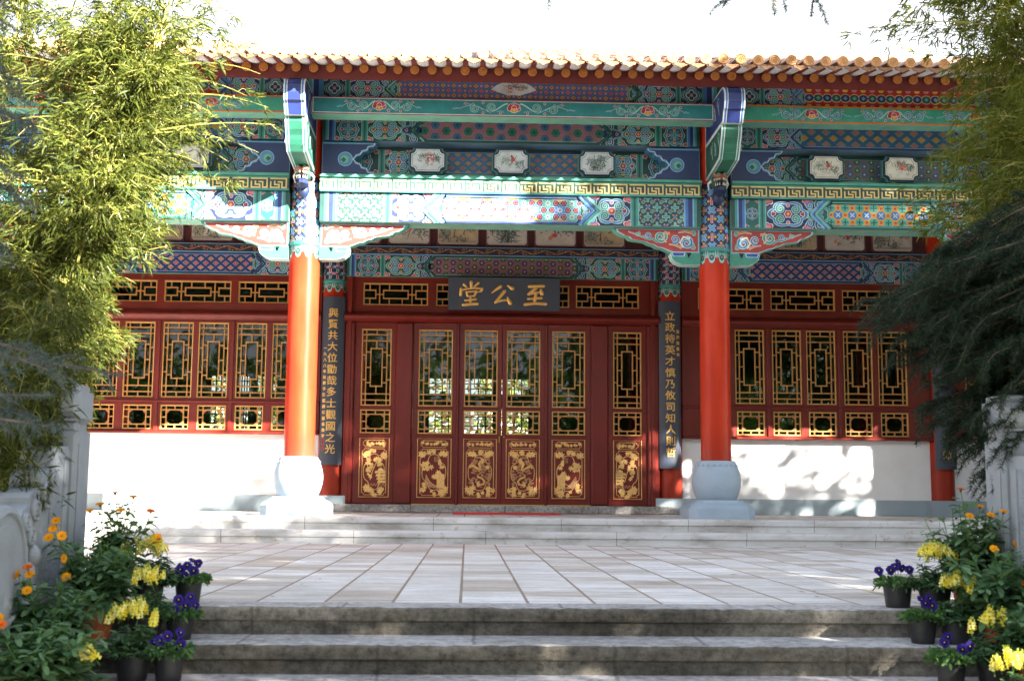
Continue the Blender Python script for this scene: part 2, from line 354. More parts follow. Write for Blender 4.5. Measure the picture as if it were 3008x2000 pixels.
def stripes(P, x0, x1, h, cols, layer=2):
    n = sum(k for k, _ in cols); x = x0
    for k, c in cols:
        x2 = x+(x1-x0)*k/n; P.rect(x, -h/2, x2, h/2, c, layer); x = x2
def ruyi(P, cx, cy, r, cols, layer, rot=0., k=6):
    """nested cloud-head medallion"""
    f = 1.
    for i, c in enumerate(cols): P.lobed(cx, cy, r*f, k, .16, c, layer+i, rot); f *= .80 if i % 2 else .9
def medal_box(P, x0, x1, h, kind, layer=2):
    cx, hw, hh = (x0+x1)/2, (x1-x0)/2, h/2
    P.rect(x0, -hh, x1, hh, [DNAVY, DGREEN, GREEN, NAVY][kind % 4], layer); r = min(hw, hh)
    for sx in (-1, 1):
        for sy in (-1, 1):
            P.lobed(cx+sx*hw*.86, sy*hh*.84, r*.22, 5, .3, PALE, layer+1); P.lobed(cx+sx*hw*.86, sy*hh*.84, r*.18, 5, .3, DPINK, layer+2)
            if kind != 0: P.spiral(cx+sx*hw*.55, sy*hh*.9, r*.16, 0, sx*1.2, r*.05, MGREEN, PGREEN, layer+1)
    if kind == 0:   # four-petalled flower in a lobed lozenge
        for i, (f, c) in enumerate(((1.0, LGREEN), (.93, NAVY), (.82, PBLUE), (.76, GREEN), (.60, PGREEN))): 
            P.lobed(cx, 0, r*f, 4, .30, c, layer+1+i, 0, 1., 32)
        for a in range(4): P.disc(cx+r*.27*math.cos(a*math.pi/2), r*.27*math.sin(a*math.pi/2), r*.2, NAVY, layer+7, 8)
        P.disc(cx, 0, r*.15, PALE, layer+8, 8); P.disc(cx, 0, r*.12, ORANGE, layer+9, 8)
    else:           # cross in a cloud ring
        for i, (f, c) in enumerate(((.98, PGREEN), (.93, BLUE), (.86, NAVY), (.80, PGREEN), (.75, GREEN if kind == 1 else DGREEN))):
            P.lobed(cx, 0, r*f, 8, .12, c, layer+1+i)
        for a in range(4):
            t = a*math.pi/2+math.pi/4; q = a*math.pi/2
            P.ribbon([(cx+r*.2*math.cos(t), r*.2*math.sin(t)), (cx+r*.56*math.cos(t), r*.56*math.sin(t))], r*.2, LBLUE, layer+7)
            P.ribbon([(cx+r*.2*math.cos(t), r*.2*math.sin(t)), (cx+r*.55*math.cos(t), r*.55*math.sin(t))], r*.14, BLUE, layer+8)
            P.disc(cx+r*.55*math.cos(q), r*.55*math.sin(q), r*.16, PALE, layer+7, 8); P.disc(cx+r*.55*math.cos(q), r*.55*math.sin(q), r*.13, DPINK, layer+8, 8)
        P.rect(cx-r*.40, -r*.09, cx+r*.40, r*.09, PGREEN, layer+9); P.rect(cx-r*.09, -r*.40, cx+r*.09, r*.40, PGREEN, layer+9)
        P.rect(cx-r*.37, -r*.055, cx+r*.37, r*.055, MGREEN, layer+10); P.rect(cx-r*.055, -r*.37, cx+r*.055, r*.37, MGREEN, layer+10)
def lattice_box(P, x0, x1, h, layer=2):
    """interlaced green cross-work panel"""
    P.rect(x0, -h/2, x1, h/2, DGREEN, layer); w_ = x1-x0; n = 5; s = w_/n; m = max(3, round(h/s)); t = h/m
    for i in range(n+1):
        for j in range(m+1):
            cx, cy = x0+i*s, -h/2+j*t
            P.clip = [(x0, -h/2), (x1, -h/2), (x1, h/2), (x0, h/2)]
            k = (i+j) % 2
            c = [MGREEN, LBLUE][k]
            if k:
                for a in (math.pi/4, -math.pi/4):
                    d = (math.cos(a)*s*.34, math.sin(a)*t*.34); P.ribbon([(cx-d[0], cy-d[1]), (cx+d[0], cy+d[1])], s*.16, PINK if (i % 4) else ORANGE, layer+1)
                P.lobed(cx, cy, s*.22, 4, .3, BLUE, layer+2, math.pi/4)
            else:
                P.rect(cx-s*.45, cy-t*.12, cx+s*.45, cy+t*.12, PGREEN, layer+1); P.rect(cx-s*.12, cy-t*.45, cx+s*.12, cy+t*.45, PGREEN, layer+1)
                P.rect(cx-s*.42, cy-t*.07, cx+s*.42, cy+t*.07, MGREEN, layer+2); P.rect(cx-s*.07, cy-t*.42, cx+s*.07, cy+t*.42, MGREEN, layer+2)
            P.clip = None
            if i < n and j < m: P.spiral(cx+s/2, cy+t/2, s*.26, 0, 1.1, s*.08, GREEN, PGREEN, layer+3, 10)
def cloud_zone(P, x0, x1, h, kind, layer=2):
    """scrollwork between the centre panel (x0) and the outer stripes (x1)"""
    hh = h/2; P.rect(x0, -hh, x1, hh, [DNAVY, DGREEN][kind % 2], layer); wd = x1-x0
    c1, c2 = ((BLUE, NAVY), (MGREEN, GREEN))[kind % 2]; d1, d2 = ((MGREEN, GREEN), (BLUE, NAVY))[kind % 2]
    P.clip = [(x0, -hh), (x1, -hh), (x1, hh), (x0, hh)]
    rx = min(wd*.33, hh*1.45); ry = hh*.97/rx; xm = x1-rx*1.03; r = rx
    xa = (x0+.055+xm-rx)*.5; ra = max((xm-rx*.75-x0-.05)*.55, hh*.5)
    for sy in (-1, 1):       # corner blossoms and filler scrolls
        for qx in (x1-hh*.12, xm-rx*.98):
            for f, c, l in ((.42, PALE, 0), (.36, DPINK, 1), (.24, PINK, 2)): P.lobed(qx, sy*hh*.98, hh*f, 5, .3, c, layer+1+l)
        P.spiral(xa-ra*.1, sy*hh*.74, hh*.36, -sy*1.6, sy*1.6, hh*.13, d2, PBLUE, layer+2); P.spiral(xa+ra*.62, sy*hh*.62, hh*.26, sy*2.6, -sy*1.4, hh*.11, c1, PGREEN, layer+2)
    for f, c, l in ((1.0, PGREEN, 3), (.93, d1, 4), (.80, PGREEN, 5), (.74, d2, 6)): P.lobed(xa, 0, ra*f, 3, .24, c, layer+l, 0, hh*.62/ra)
    for sy in (-1, 1): P.spiral(xa-ra*.12, sy*hh*.24, hh*.20, sy*1.2, -sy*1.4, hh*.085, c1, PGREEN, layer+8)
    P.lobed(xa+ra*.42, 0, hh*.16, 3, .3, PALE, layer+8); P.lobed(xa+ra*.42, 0, hh*.12, 3, .3, PRED, layer+9)
    for f, c, l in ((1.0, PGREEN, 6), (.95, c1, 7), (.83, PBLUE if kind % 2 == 0 else PGREEN, 8), (.77, c2, 9)): P.lobed(xm, 0, r*f, 6, .17, c, layer+l, math.pi, ry)
    for sy in (-1, 1):
        P.spiral(xm+r*.36, sy*hh*.36, hh*.30, sy*1.2, -sy*1.5, hh*.12, d1, PGREEN, layer+11); P.spiral(xm-r*.36, sy*hh*.34, hh*.28, sy*2.2, sy*1.5, hh*.12, d1, PGREEN, layer+11)
        P.disc(xm, sy*hh*.60, hh*.15, PALE, layer+11, 8); P.disc(xm, sy*hh*.60, hh*.12, ORANGE if kind % 2 else PINK, layer+12, 8)
    for q in (-1, 1):
        P.lobed(xm+q*r*.70, 0, hh*.20, 3, .3, PALE, layer+12, math.pi if q > 0 else 0); P.lobed(xm+q*r*.70, 0, hh*.15, 3, .3, PRED, layer+13, math.pi if q > 0 else 0)
    P.lobed(xm, 0, hh*.30, 6, .25, PALE, layer+13); P.lobed(xm, 0, hh*.25, 6, .25, DPINK, layer+14); P.disc(xm, 0, hh*.10, YELLOW, layer+15, 8)
    P.clip = None
def chevron(P, body, tip, h, cols, layer=6, wd=.02):
    """nested wavy arrowhead bands at the end of a centre panel"""
    off = 0; n = 18
    for c in cols:
        pts = []
        for i in range(n+1):
            v = -1+2*i/n; pts.append((body+off+(tip-body)*(1-abs(v))+wd*.3*abs(math.sin(v*math.pi*2.5)), v*h/2))
        P.ribbon(pts, wd*1.3, c, layer); off += wd
def panel_clip(body, tip, h):
    return [(-tip, 0), (-body-(tip-body)*.35, -h/2*.8), (-body, -h/2), (body, -h/2), (body+(tip-body)*.35, -h/2*.8), (tip, 0), (body+(tip-body)*.35, h/2*.8), (body, h/2), (-body, h/2), (-body-(tip-body)*.35, h/2*.8)]
def hexpts(cx, cy, r, rot=0.): return [(cx+r*math.cos(math.pi/3*i+rot), cy+r*math.sin(math.pi/3*i+rot)) for i in range(6)]
def pat_hex(P, body, tip, h, s, border, c1, c2, line, core, layer=4):
    cl = panel_clip(body, tip, h); P.poly(cl, border, layer); P.clip = cl
    dx, dy = s*1.5, s*math.sqrt(3)/2; i0 = int(tip/dx)+2; j0 = int(h/2/dy)+2
    for i in range(-i0, i0+1):
        for j in range(-j0, j0+1):
            if (i+j) % 2: continue
            cx, cy = i*dx, j*dy; c = c1 if j % 2 == 0 and i % 2 == 0 else c2
            P.poly(hexpts(cx, cy, s*.90), line, layer+1); P.poly(hexpts(cx, cy, s*.80), border, layer+2)
            P.poly(hexpts(cx, cy, s*.70), line, layer+3); P.poly(hexpts(cx, cy, s*.66), c, layer+4)
            P.rect(cx-s*.26, cy-s*.05, cx+s*.26, cy+s*.05, core, layer+5); P.rect(cx-s*.05, cy-s*.26, cx+s*.05, cy+s*.26, core, layer+5)
    P.clip = None
def pat_star(P, body, tip, h, s, layer=4):
    """six-pointed star flowers between small red hexagons"""
    cl = panel_clip(body, tip, h); P.poly(cl, NAVY, layer); P.clip = cl
    dx, dy = s*1.5, s*math.sqrt(3)/2; i0 = int(tip/dx)+2; j0 = int(h/2/dy)+2; cols = [C(96, 176, 164), C(232, 164, 40), C(72, 128, 186)]
    for i in range(-i0, i0+1):
        for j in range(-j0, j0+1):
            if (i+j) % 2: continue
            cx, cy = i*dx, j*dy; c = cols[0] if i % 2 else cols[1 if (j % 4) else 2]
            star = []
            for k in range(12):
                a = math.pi/6*k; rr = s*(.60 if k % 2 == 0 else .92); star.append((cx+rr*math.cos(a), cy+rr*math.sin(a)))
            P.poly([(x*1.0, y) for x, y in star], PALE, layer+1)
            P.poly([(cx+(x-cx)*.93, cy+(y-cy)*.93) for x, y in star], c, layer+2)
            for k in range(8):
                a = math.pi/4*k; P.ribbon([(cx+s*.14*math.cos(a), cy+s*.14*math.sin(a)), (cx+s*.42*math.cos(a), cy+s*.42*math.sin(a))], s*.09, PALE, layer+3)
            P.disc(cx, cy, s*.1, C(150, 110, 140), layer+4, 8)
            for k in (0, 1):
                q = hexpts(cx, cy, s)[k]
                P.poly(hexpts(q[0], q[1], s*.30), DNAVY, layer+4); P.poly(hexpts(q[0], q[1], s*.27), PINK, layer+5); P.poly(hexpts(q[0], q[1], s*.19), PRED, layer+6)
    P.clip = None
def pat_diamond(P, body, tip, h, sx, sy, bg_, c1, c2, line, layer=4, dots=None, tall=.46):
    cl = panel_clip(body, tip, h); P.poly(cl, bg_, layer); P.clip = cl
    i0 = int(tip/sx)+2; j0 = int(h/2/sy)+2
    for i in range(-i0, i0+1):
        for j in range(-j0, j0+1):
            if (i+j) % 2: 
                if dots: P.disc(i*sx, j*sy, sx*.24, dots, layer+1, 8)
                continue
            cx, cy = i*sx, j*sy; c = c1 if j % 2 == 0 else c2
            for f, cc, l in ((1.35, line, 1), (1.05, c, 2), (.35, line, 3)):
                P.poly([(cx-sx*.5*f, cy), (cx, cy-sy*tall*f), (cx+sx*.5*f, cy), (cx, cy+sy*tall*f)], cc, layer+l)
    P.clip = None
def pat_oct(P, body, tip, h, s, layer=4):
    cl = panel_clip(body, tip, h); P.poly(cl, C(226, 156, 66), layer); P.clip = cl; i0 = int(tip/s)+2; j0 = int(h/2/s)+2
    for i in range(-i0, i0+1):
        for j in range(-j0, j0+1):
            cx, cy = i*s, j*s
            if (i+j) % 2 == 0:
                c = C(72, 128, 186) if j % 2 == 0 else C(88, 176, 156)
                for rr, cc, l in ((.70, YELLOW, 1), (.655, c, 2)):
                    P.poly([(cx+s*rr*math.cos(math.pi/4*k+math.pi/8), cy+s*rr*math.sin(math.pi/4*k+math.pi/8)) for k in range(8)], cc, layer+l)
                for k in range(4):
                    a = math.pi/2*k+(math.pi/4 if j % 2 == 0 else 0); P.ribbon([(cx, cy), (cx+s*.4*math.cos(a), cy+s*.4*math.sin(a))], s*.16, PBLUE if j % 2 == 0 else GREEN, layer+3)
            else:
                P.rect(cx-s*.23, cy-s*.23, cx+s*.23, cy+s*.23, YELLOW, layer+3); P.rect(cx-s*.18, cy-s*.18, cx+s*.18, cy+s*.18, C(208, 78, 40), layer+4)
    P.clip = None
def pat_fish(P, body, tip, h, s, layer=4):
    cl = panel_clip(body, tip, h); P.poly(cl, PRED, layer); P.clip = cl; i0 = int(tip/s)+2
    for i in range(-i0, i0+1):
        cx = i*s; c = NAVY if i % 2 else GREEN
        P.disc(cx, 0, s*.62, ORANGE, layer+1, 12, h*.26); P.disc(cx, 0, s*.54, PALE, layer+2, 12, h*.22); P.disc(cx, 0, s*.50, c, layer+3, 12, h*.2)
        P.lobed(cx, 0, s*.22, 4, .4, LBLUE if i % 2 else LGREEN, layer+4)
        for sy in (-1, 1):
            P.poly([(cx-s*.36, sy*h*.5), (cx+s*.36, sy*h*.5), (cx+s*.2, sy*h*.33), (cx-s*.2, sy*h*.33)][::sy], YELLOW if i % 2 else PINK, layer+1)
    P.clip = None

def beam_paint(P, hw, h, tip, body, z1, st1, box, kind, cz, pattern, endcols, chev, bgc=NAVY):
    """full painted scheme of one beam: centre panel, cloud zones, medallion boxes, end stripes (mirrored)"""
    P.rect(-hw, -h/2, hw, h/2, bgc, 0)
    for s in (1, -1):
        P.sx = s
        cloud_zone(P, body-.02, z1, h, cz)
        P.rect(-.01, -h/2, body+.001, h/2, bgc, 1)
        chevron(P, body+.015, tip+.015, h, chev, 19, h*.06)
        stripes(P, z1, st1, h, [(1, LGREEN), (2, MGREEN), (2, GREEN), (2, MGREEN), (1, LGREEN)], 3)
        if box > st1: (lattice_box(P, st1, box, h*.99) if kind == 9 else medal_box(P, st1, box, h*.99, kind))
        stripes(P, box, hw, h, endcols, 3)
    P.sx = 1
    P.rect(-body, h/2-h*.09, body, h/2, bgc, 20); P.rect(-body, -h/2, body, -h/2+h*.09, bgc, 20)
    P.rect(-body, h/2-h*.10, body, h/2-h*.075, LBLUE if bgc == NAVY else LGREEN, 21); P.rect(-body, -h/2+h*.075, body, -h/2+h*.10, LBLUE if bgc == NAVY else LGREEN, 21)
    pattern(P)
ENDC = [(1, LBLUE), (2, BLUE), (3, NAVY), (1, LBLUE), (2, MGREEN), (3, DGREEN)]
def peony(P, cx, cy, r, layer):
    for i, (a, q) in enumerate(((0, .95), (180, .95), (35, .9), (145, .9), (90, .8), (62, .6), (118, .6))):
        x, y = cx+r*q*.62*math.cos(R(a)), cy+r*q*.62*math.sin(R(a)); P.disc(x, y, r*.42, PALE, layer+i % 3, 9); P.disc(x, y, r*.35, [DPINK, PRED][i % 2], layer+1+i % 3, 9)
    P.disc(cx, cy+r*.1, r*.40, PALE, layer+4, 9); P.disc(cx, cy+r*.1, r*.33, DPINK, layer+5, 9); P.disc(cx, cy-r*.32, r*.52, PALE, layer+6, 10, r*.34); P.disc(cx, cy-r*.32, r*.44, ORANGE, layer+7, 10, r*.27); P.disc(cx, cy-r*.28, r*.18, YELLOW, layer+8, 8)
def scroll_run(P, cx, h, L, col, layer=2):
    """peony with scrolling tendrils to both sides"""
    for s in (1, -1):
        P.sx = s; k = s*cx
        pts = [(k+L*t, h*.34*math.cos((t-.10)*math.pi*3.4)*(1.05-.75*t)) for t in [i/30 for i in range(3, 31)]]
        P.ribbon(pts, h*.10, PGREEN, layer, h*.02)
        for i, (t, sy) in enumerate(((.36, 1), (.63, -1))):
            P.spiral(k+L*t, sy*h*.04, h*.34, -sy*1.5, sy*1.4, h*.085, col, PGREEN, layer+1)
        for t, y in ((.22, -.36), (.50, .36), (.50, -.36), (.78, .30)):
            P.disc(k+L*t, y*h, h*.10, PALE, layer+2, 7); P.disc(k+L*t, y*h, h*.075, DPINK, layer+3, 7)
        for t, y in ((.16, -.30), (.44, -.22), (.70, .2), (.86, -.12)): P.ribbon([(k+L*t, y*h), (k+L*(t+.05), y*h+h*.10), (k+L*(t+.12), y*h+h*.04)], h*.10, PBLUE, layer+1, .004); P.ribbon([(k+L*t, y*h), (k+L*(t+.05), y*h+h*.09), (k+L*(t+.11), y*h+h*.04)], h*.06, BLUE, layer+2, .002)
    P.sx = 1; peony(P, cx, -h*.04, h*.50, layer+5)
def ink_picture(P, w, h, seed, kind, layer=2):
    """brush painting: sprays of leaves, blossoms, a bird or a rock"""
    g = random.Random(seed)
    INK = [C(70, 82, 78), C(104, 122, 112), C(60, 70, 74), C(120, 138, 130), C(150, 160, 150)]
    def strokes(cx, cy, n, sp, ln, cols):
        for _ in range(n):
            x, y = cx+g.gauss(0, sp*w), cy+g.gauss(0, sp*h); a = g.uniform(0, 6.3); l = ln*h*g.uniform(.5, 1.3)
            P.ribbon([(x, y), (x+l*math.cos(a), y+l*math.sin(a))], h*.040, g.choice(cols), layer+g.randint(0, 2), h*.004)
    cl = P.clip; P.clip = [(-w*.46, -h*.44), (w*.46, -h*.44), (w*.46, h*.44), (-w*.46, h*.44)]
    if kind == 'flower':
        strokes(.02*w, .2*h, 110, .17, .14, INK); strokes(.3*w, .05*h, 60, .1, .12, INK)
        for _ in range(9): P.lobed(g.gauss(0, .13)*w, g.gauss(.05, .16)*h, h*.075, 5, .3, g.choice([C(214, 110, 96), C(222, 150, 120), C(196, 80, 84)]), layer+4)
    elif kind == 'bamboo':
        for x in (-.12, .02, .10): P.ribbon([(x*w, -.44*h), (x*w+.03*w, .44*h)], h*.035, INK[1], layer)
        for cx, cy in ((-.15, .05), (.12, .2), (.06, -.15), (-.05, -.25)): strokes(cx*w, cy*h, 44, .11, .28, INK)
    elif kind == 'bird':
        strokes(-.2*w, 0, 90, .13, .10, [C(120, 150, 130), C(150, 170, 150), INK[3]]); strokes(.28*w, -.1*h, 40, .10, .16, [C(120, 130, 90), INK[1], C(90, 130, 140)])
        P.ribbon([(.32*w, -.4*h), (.12*w, .1*h), (.2*w, .35*h)], h*.04, C(140, 130, 110), layer)
        P.disc(.06*w, .12*h, h*.10, C(186, 84, 50), layer+5, 8, h*.15); P.disc(.02*w, .28*h, h*.06, INK[2], layer+5, 8)
        P.ribbon([(.05*w, .05*h), (0, -.15*h), (-.04*w, -.38*h)], h*.05, C(186, 84, 50), layer+5, h*.01); P.ribbon([(.08*w, .1*h), (.2*w, -.02*h)], h*.05, C(190, 70, 50), layer+5, h*.01)
    else:   # landscape
        for cx, cy, s in ((-.3, -.2, 1.), (.3, .1, 1.), (.05, -.35, .6), (.35, .3, .7)):
            P.lobed(cx*w, cy*h, h*.22*s, 5, .35, g.choice([C(176, 168, 140), C(150, 150, 132)]), layer, g.random()); strokes(cx*w, cy*h, 40, .09, .10, INK+[C(96, 110, 84), C(160, 140, 100)])
        P.rect(-.46*w, -.44*h, .46*w, -.37*h, C(170, 160, 140), layer); P.ribbon([(-.1*w, -.3*h), (-.06*w, .1*h)], h*.04, C(110, 84, 66), layer+2, h*.02)
    P.clip = cl

# ------------------------------------------------------------------ ground, terrace, steps
T0 = -.278; VY, TY, EY = -.52, -.87, -8.46; RI, TR = .125, .38
SX0, SX1 = -2.33, 2.10
b = MB(); b.add([(-900, -900, -1.41), (900, -900, -1.41), (900, 900, -1.41), (-900, 900, -1.41)], [(0, 1, 2, 3)])
structure(b.build("ground", GROUND))
b = MB(); b.box(-12, 12, -8.26, 26, -1.40, T0); structure(b.build("terrace", PAVING))
def nosing(y, z, h, back):   # profile (y,z) of one stone step: rounded lip over a recessed riser
    return [(y, z-.022), (y+.004, z-.010), (y+.014, z-.002), (y+.03, z), (back, z), (back, z-h), (y+.022, z-h), (y+.020, z-h*.56), (y+.012, z-h*.52), (y+.003, z-h*.48)]
def step_run(name, x0, x1, y, z, h, back, mat, seg, wav):
    prof = nosing(y, z, h, back); b = MB(); n = len(prof); g = np.random.default_rng(int(abs(y*100)))
    xs = np.linspace(x0, x1, seg+1); vs = []
    dy = np.cumsum(g.normal(0, 1, seg+1)); dy = (dy-dy.mean())/max(dy.std(), 1e-6)*wav; dz = g.normal(0, wav*.45, seg+1)
    for i, x in enumerate(xs):
        for k, (py, pz) in enumerate(prof):
            edge = 1 if k in (0, 1, 2, 9) else (.5 if k in (3, 8) else 0)
            vs.append((x, py+dy[i]*edge+abs(g.normal(0, wav))*edge, pz+(dz[i] if k in (0, 1, 2) else 0)))
    fs = [(i*n+k, i*n+(k+1) % n, (i+1)*n+(k+1) % n, (i+1)*n+k) for i in range(seg) for k in range(n)]
    fs += [tuple(range(n)), tuple(range(seg*n+n-1, seg*n-1, -1))]
    b.add(vs, fs); o = b.build(name, mat, None, True)
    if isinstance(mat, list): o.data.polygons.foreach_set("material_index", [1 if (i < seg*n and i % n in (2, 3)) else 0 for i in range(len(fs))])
    return structure(o)
step_run("veranda_step", -9.2, 9.2, VY, 0, .139, -.1, MARBLE, 60, .003)
step_run("veranda_step", -9.2, 9.2, TY, -.139, .143, -.45, MARBLE, 60, .003)
b = MB(); b.box(-9.2, 9.2, -.1, 10.2, -.28, -.001); structure(b.build("veranda_floor", PAVING))
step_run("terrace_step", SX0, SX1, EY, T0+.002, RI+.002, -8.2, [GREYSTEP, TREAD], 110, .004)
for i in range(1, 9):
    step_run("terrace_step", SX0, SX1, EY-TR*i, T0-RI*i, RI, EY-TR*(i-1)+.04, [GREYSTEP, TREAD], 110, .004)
for x0, x1 in ((-6.2, -3.5), (3.3, 6.2)):     # planting beds beside the stair
    b = MB(); b.box(x0, x1, -8.2, -5.2, T0-.1, T0+.06); structure(b.build("planting_bed", SOIL))
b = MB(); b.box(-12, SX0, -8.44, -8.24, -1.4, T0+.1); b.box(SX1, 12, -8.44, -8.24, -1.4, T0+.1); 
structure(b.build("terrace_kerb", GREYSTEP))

# ------------------------------------------------------------------ the hall
hall = empty("hall"); tag(hall, "traditional timber hall with red columns, painted beams, lattice doors and a tiled roof", "hall")
def part(name, mb, mats, parent=hall, smooth=False, loc=None): return mb.build(name, mats, parent, smooth, loc)
CR = .175; DI = 3.28; BAY = 2.4; B2 = 6.3; HX = 8.9
def cyl(cx, cy, r):
    def fn(u, v, l): a = -math.pi/2+u/r; return (cx+(r+l)*math.cos(a), cy+(r+l)*math.sin(a), v)
    return fn
def column_band(z0, z1, r, fine, simple=False):
    """painted cloth-pattern collar with a hanging cloud fringe; the fringe ends at z0"""
    b = MB(); P = Painter(b, cyl(0, 0, r), .0011); U = math.pi*r*.86; zf = z0+fine
    b.lathe([(r+.0005, z0+fine*.4), (r+.0005, z1)], 40, 0, 0, 0, DNAVY)
    n = 9; s = 2*U/n; m = max(2, round((z1-zf-.06)/s)); t = (z1-zf-.06)/m
    for i in range(n+1):
        for j in range(m+1):
            cx, cy = -U+i*s, zf+.06+j*t
            if cy > z1-.01: continue
            if simple:
                for k in range(3):
                    a = math.pi/2+k*2*math.pi/3; P.ribbon([(cx, cy), (cx+s*.55*math.cos(a), cy+t*.55*math.sin(a))], s*.34, PALE, 1); P.ribbon([(cx, cy), (cx+s*.53*math.cos(a), cy+t*.53*math.sin(a))], s*.24, (DPINK, LBLUE, PINK)[k] if (i+j) % 2 else (MGREEN, PINK, GREEN)[k], 2)
                continue
            if (i+j) % 2 == 0:
                for a in (math.pi/4, -math.pi/4):
                    d = (s*.52*math.cos(a), t*.52*math.sin(a)); q = [(cx+d[0]*k_/4, cy+d[1]*k_/4) for k_ in range(-4, 5)]
                    P.ribbon(q, s*.40, DGREEN, 2.2); P.ribbon(q, s*.32, PBLUE, 3.4); P.ribbon(q, s*.24, C(88, 150, 196), 4.6)
            else:
                v = j % 2
                q = [(cx, cy+t*.46*k_/4) for k_ in range(-4, 5)] if v else [(cx+s*.46*k_/4, cy) for k_ in range(-4, 5)]
                P.ribbon(q, s*.32, NAVY, 3); P.ribbon(q, s*.26, PALE, 4); P.ribbon(q, s*.19, C(206, 96, 110), 5)
                for k in (-1, 1):
                    x_, y_ = (cx+k*s*.36, cy) if v else (cx, cy+k*t*.36)
                    P.poly([(x_-s*.2, y_), (x_, y_-t*.17), (x_+s*.2, y_), (x_, y_+t*.17)], C(226, 160, 50), 3)
            P.spiral(cx, cy, s*.46, .4, .25, s*.10, GREEN, LGREEN, 1, 4)
    b.lathe([(r+.004, zf), (r+.012, zf+.01), (r+.012, zf+.045), (r+.004, zf+.055)], 40, 0, 0, 0, MGREEN)
    k = 8; s = 2*U/k
    for i in range(k):
        cx = -U+(i+.5)*s
        P.lobed(cx, zf-fine*.36, s*.5, 3, .28, LGREEN, 2, -math.pi/2, fine*.66/(s*.5), 24); P.lobed(cx, zf-fine*.34, s*.45, 3, .28, PGREEN, 3, -math.pi/2, fine*.60/(s*.45), 24)
        P.lobed(cx, zf-fine*.30, s*.40, 3, .28, GREEN, 4, -math.pi/2, fine*.50/(s*.40), 24)
        for q in (-1, 1): P.spiral(cx+q*s*.20, zf-fine*.28, s*.17, q*1.57+math.pi/2, -q*1.2, s*.055, MGREEN, PGREEN, 5)
        P.lobed(cx+s*.5, zf-fine*.42, s*.16, 3, .3, PALE, 1, -math.pi/2); P.lobed(cx+s*.5, zf-fine*.42, s*.13, 3, .3, PINK, 2, -math.pi/2)
        P.disc(cx, zf-fine*.5, s*.08, PINK, 6, 7)
    P.rect(-U, zf-fine*.12, U, zf+.002, LGREEN, 3)
    return b
def front_column():
    b = MB(); b.lathe([(CR, .63), (CR, 5.1)], 44); o = part("column", b, COLRED, hall, True)
    bb = column_band(2.95, 3.90, CR, .14); bb.build("painted_collar", PAINT, o)
    d = MB(); prof = [(0, .66), (.195, .66), (.215, .655), (.225, .64)]+[(.225+.056*math.sin(math.pi*t)+.0*t, .64-.43*t) for t in [i/14 for i in range(1, 14)]]+[(.215, .21), (0, .205)]
    d.lathe(prof, 48)
    for i in range(22):      # carved swags under the rim of the drum
        a = 2*math.pi*i/22; r = .243; d.tube([(r*math.cos(a+q*.13)*(1+.0*q), r*math.sin(a+q*.13), .585-.030*math.cos(q*math.pi)) for q in (-1, -.5, 0, .5, 1)], .006, None, 5)
    d.build("stone_drum", STONE, o, True)
    p = MB(); W, c = .375, .085
    def octg(w, z, c): return [(x, y, z) for x, y in ((-w+c, -w), (w-c, -w), (w, -w+c), (w, w-c), (w-c, w), (-w+c, w), (-w, w-c), (-w, -w+c))]
    rings = [(W, 0, c), (W, .115, c), (W-.012, .125, c), (W-.012, .132, c), (W-.03, .150, c*.95), (W-.07, .172, c*.9), (W-.10, .19, c*.85), (W-.115, .212, c*.8)]
    vs = [v for w_, z, cc in rings for v in octg(w_, z, cc)]
    fs = [(i*8+k, i*8+(k+1) % 8, (i+1)*8+(k+1) % 8, (i+1)*8+k) for i in range(len(rings)-1) for k in range(8)]+[tuple(range((len(rings)-1)*8, len(rings)*8))]
    p.add(vs, fs); p.build("stone_plinth", STONE, o); return o
fc = front_column(); fc.location = (-BAY, 0, 0)
for x in (BAY, -B2, B2, -HX, HX): dup(fc, hall, (x, 0, 0))
def inner_column():
    b = MB(); b.lathe([(CR, .02), (CR, 4.6)], 40); o = part("inner_column", b, COLRED, hall, True)
    column_band(3.08, 3.75, CR, .13, True).build("painted_collar", PAINT, o)
    d = MB(); d.box(-.235, .235, -.2, .2, 0, .225); d.build("stone_block", DADO, o); return o
ic = inner_column(); ic.location = (-BAY, DI, 0)
for x in (BAY, -B2, B2, -HX, HX): dup(ic, hall, (x, DI, 0))

# painted beams, bay by bay (side bays share meshes) --------------------------------
HW = {'c': BAY-CR-.002, 's': (B2-BAY)/2-CR-.002}
SIDES = ((-4.35, 1.), (4.35, 1.), (-7.6, .635), (7.6, .635))
def place(name, mk_c, mk_s, mat=None):
    """centre bay from mk_c, side bays from mk_s (each returns an MB centred on the bay)"""
    o = mk_c().build(name, mat or PAINT, hall)
    s0 = None
    for x, k in SIDES:
        if s0 is None: s0 = mk_s().build(name, mat or PAINT, hall); s0.location = (x, 0, 0); s0.scale = (k, 1, 1)
        else: dup(s0, hall, (x, 0, 0), (k, 1, 1))
def beam_box(b, hw, y0, y1, z0, z1, under): b.box(-hw, hw, y0, y1, z0, z1, 0, under)
UND = C(128, 186, 164)
def main_beam(side):
    b = MB(); hw = HW['s' if side else 'c']; beam_box(b, hw, -.165, .165, 3.374, 3.715, UND); P = Painter(b, flat(-.1655, 3.5445))
    h = .341
    if not side:
        beam_paint(P, hw, h, .93, .76, 1.39, 1.49, 2.02, 9, 0, lambda P: pat_star(P, .76, .90, h*.74, .094), ENDC, [BLUE, LBLUE, NAVY, MGREEN, GREEN, LGREEN])
    else:
        beam_paint(P, hw, h, .74, .58, 1.36, 1.45, 1.60, 2, 0, lambda P: pat_oct(P, .58, .70, h*.74, .085), ENDC, [MGREEN, LGREEN, GREEN, BLUE, LBLUE], GREEN)
    return b
place("main_beam", lambda: main_beam(0), lambda: main_beam(1))
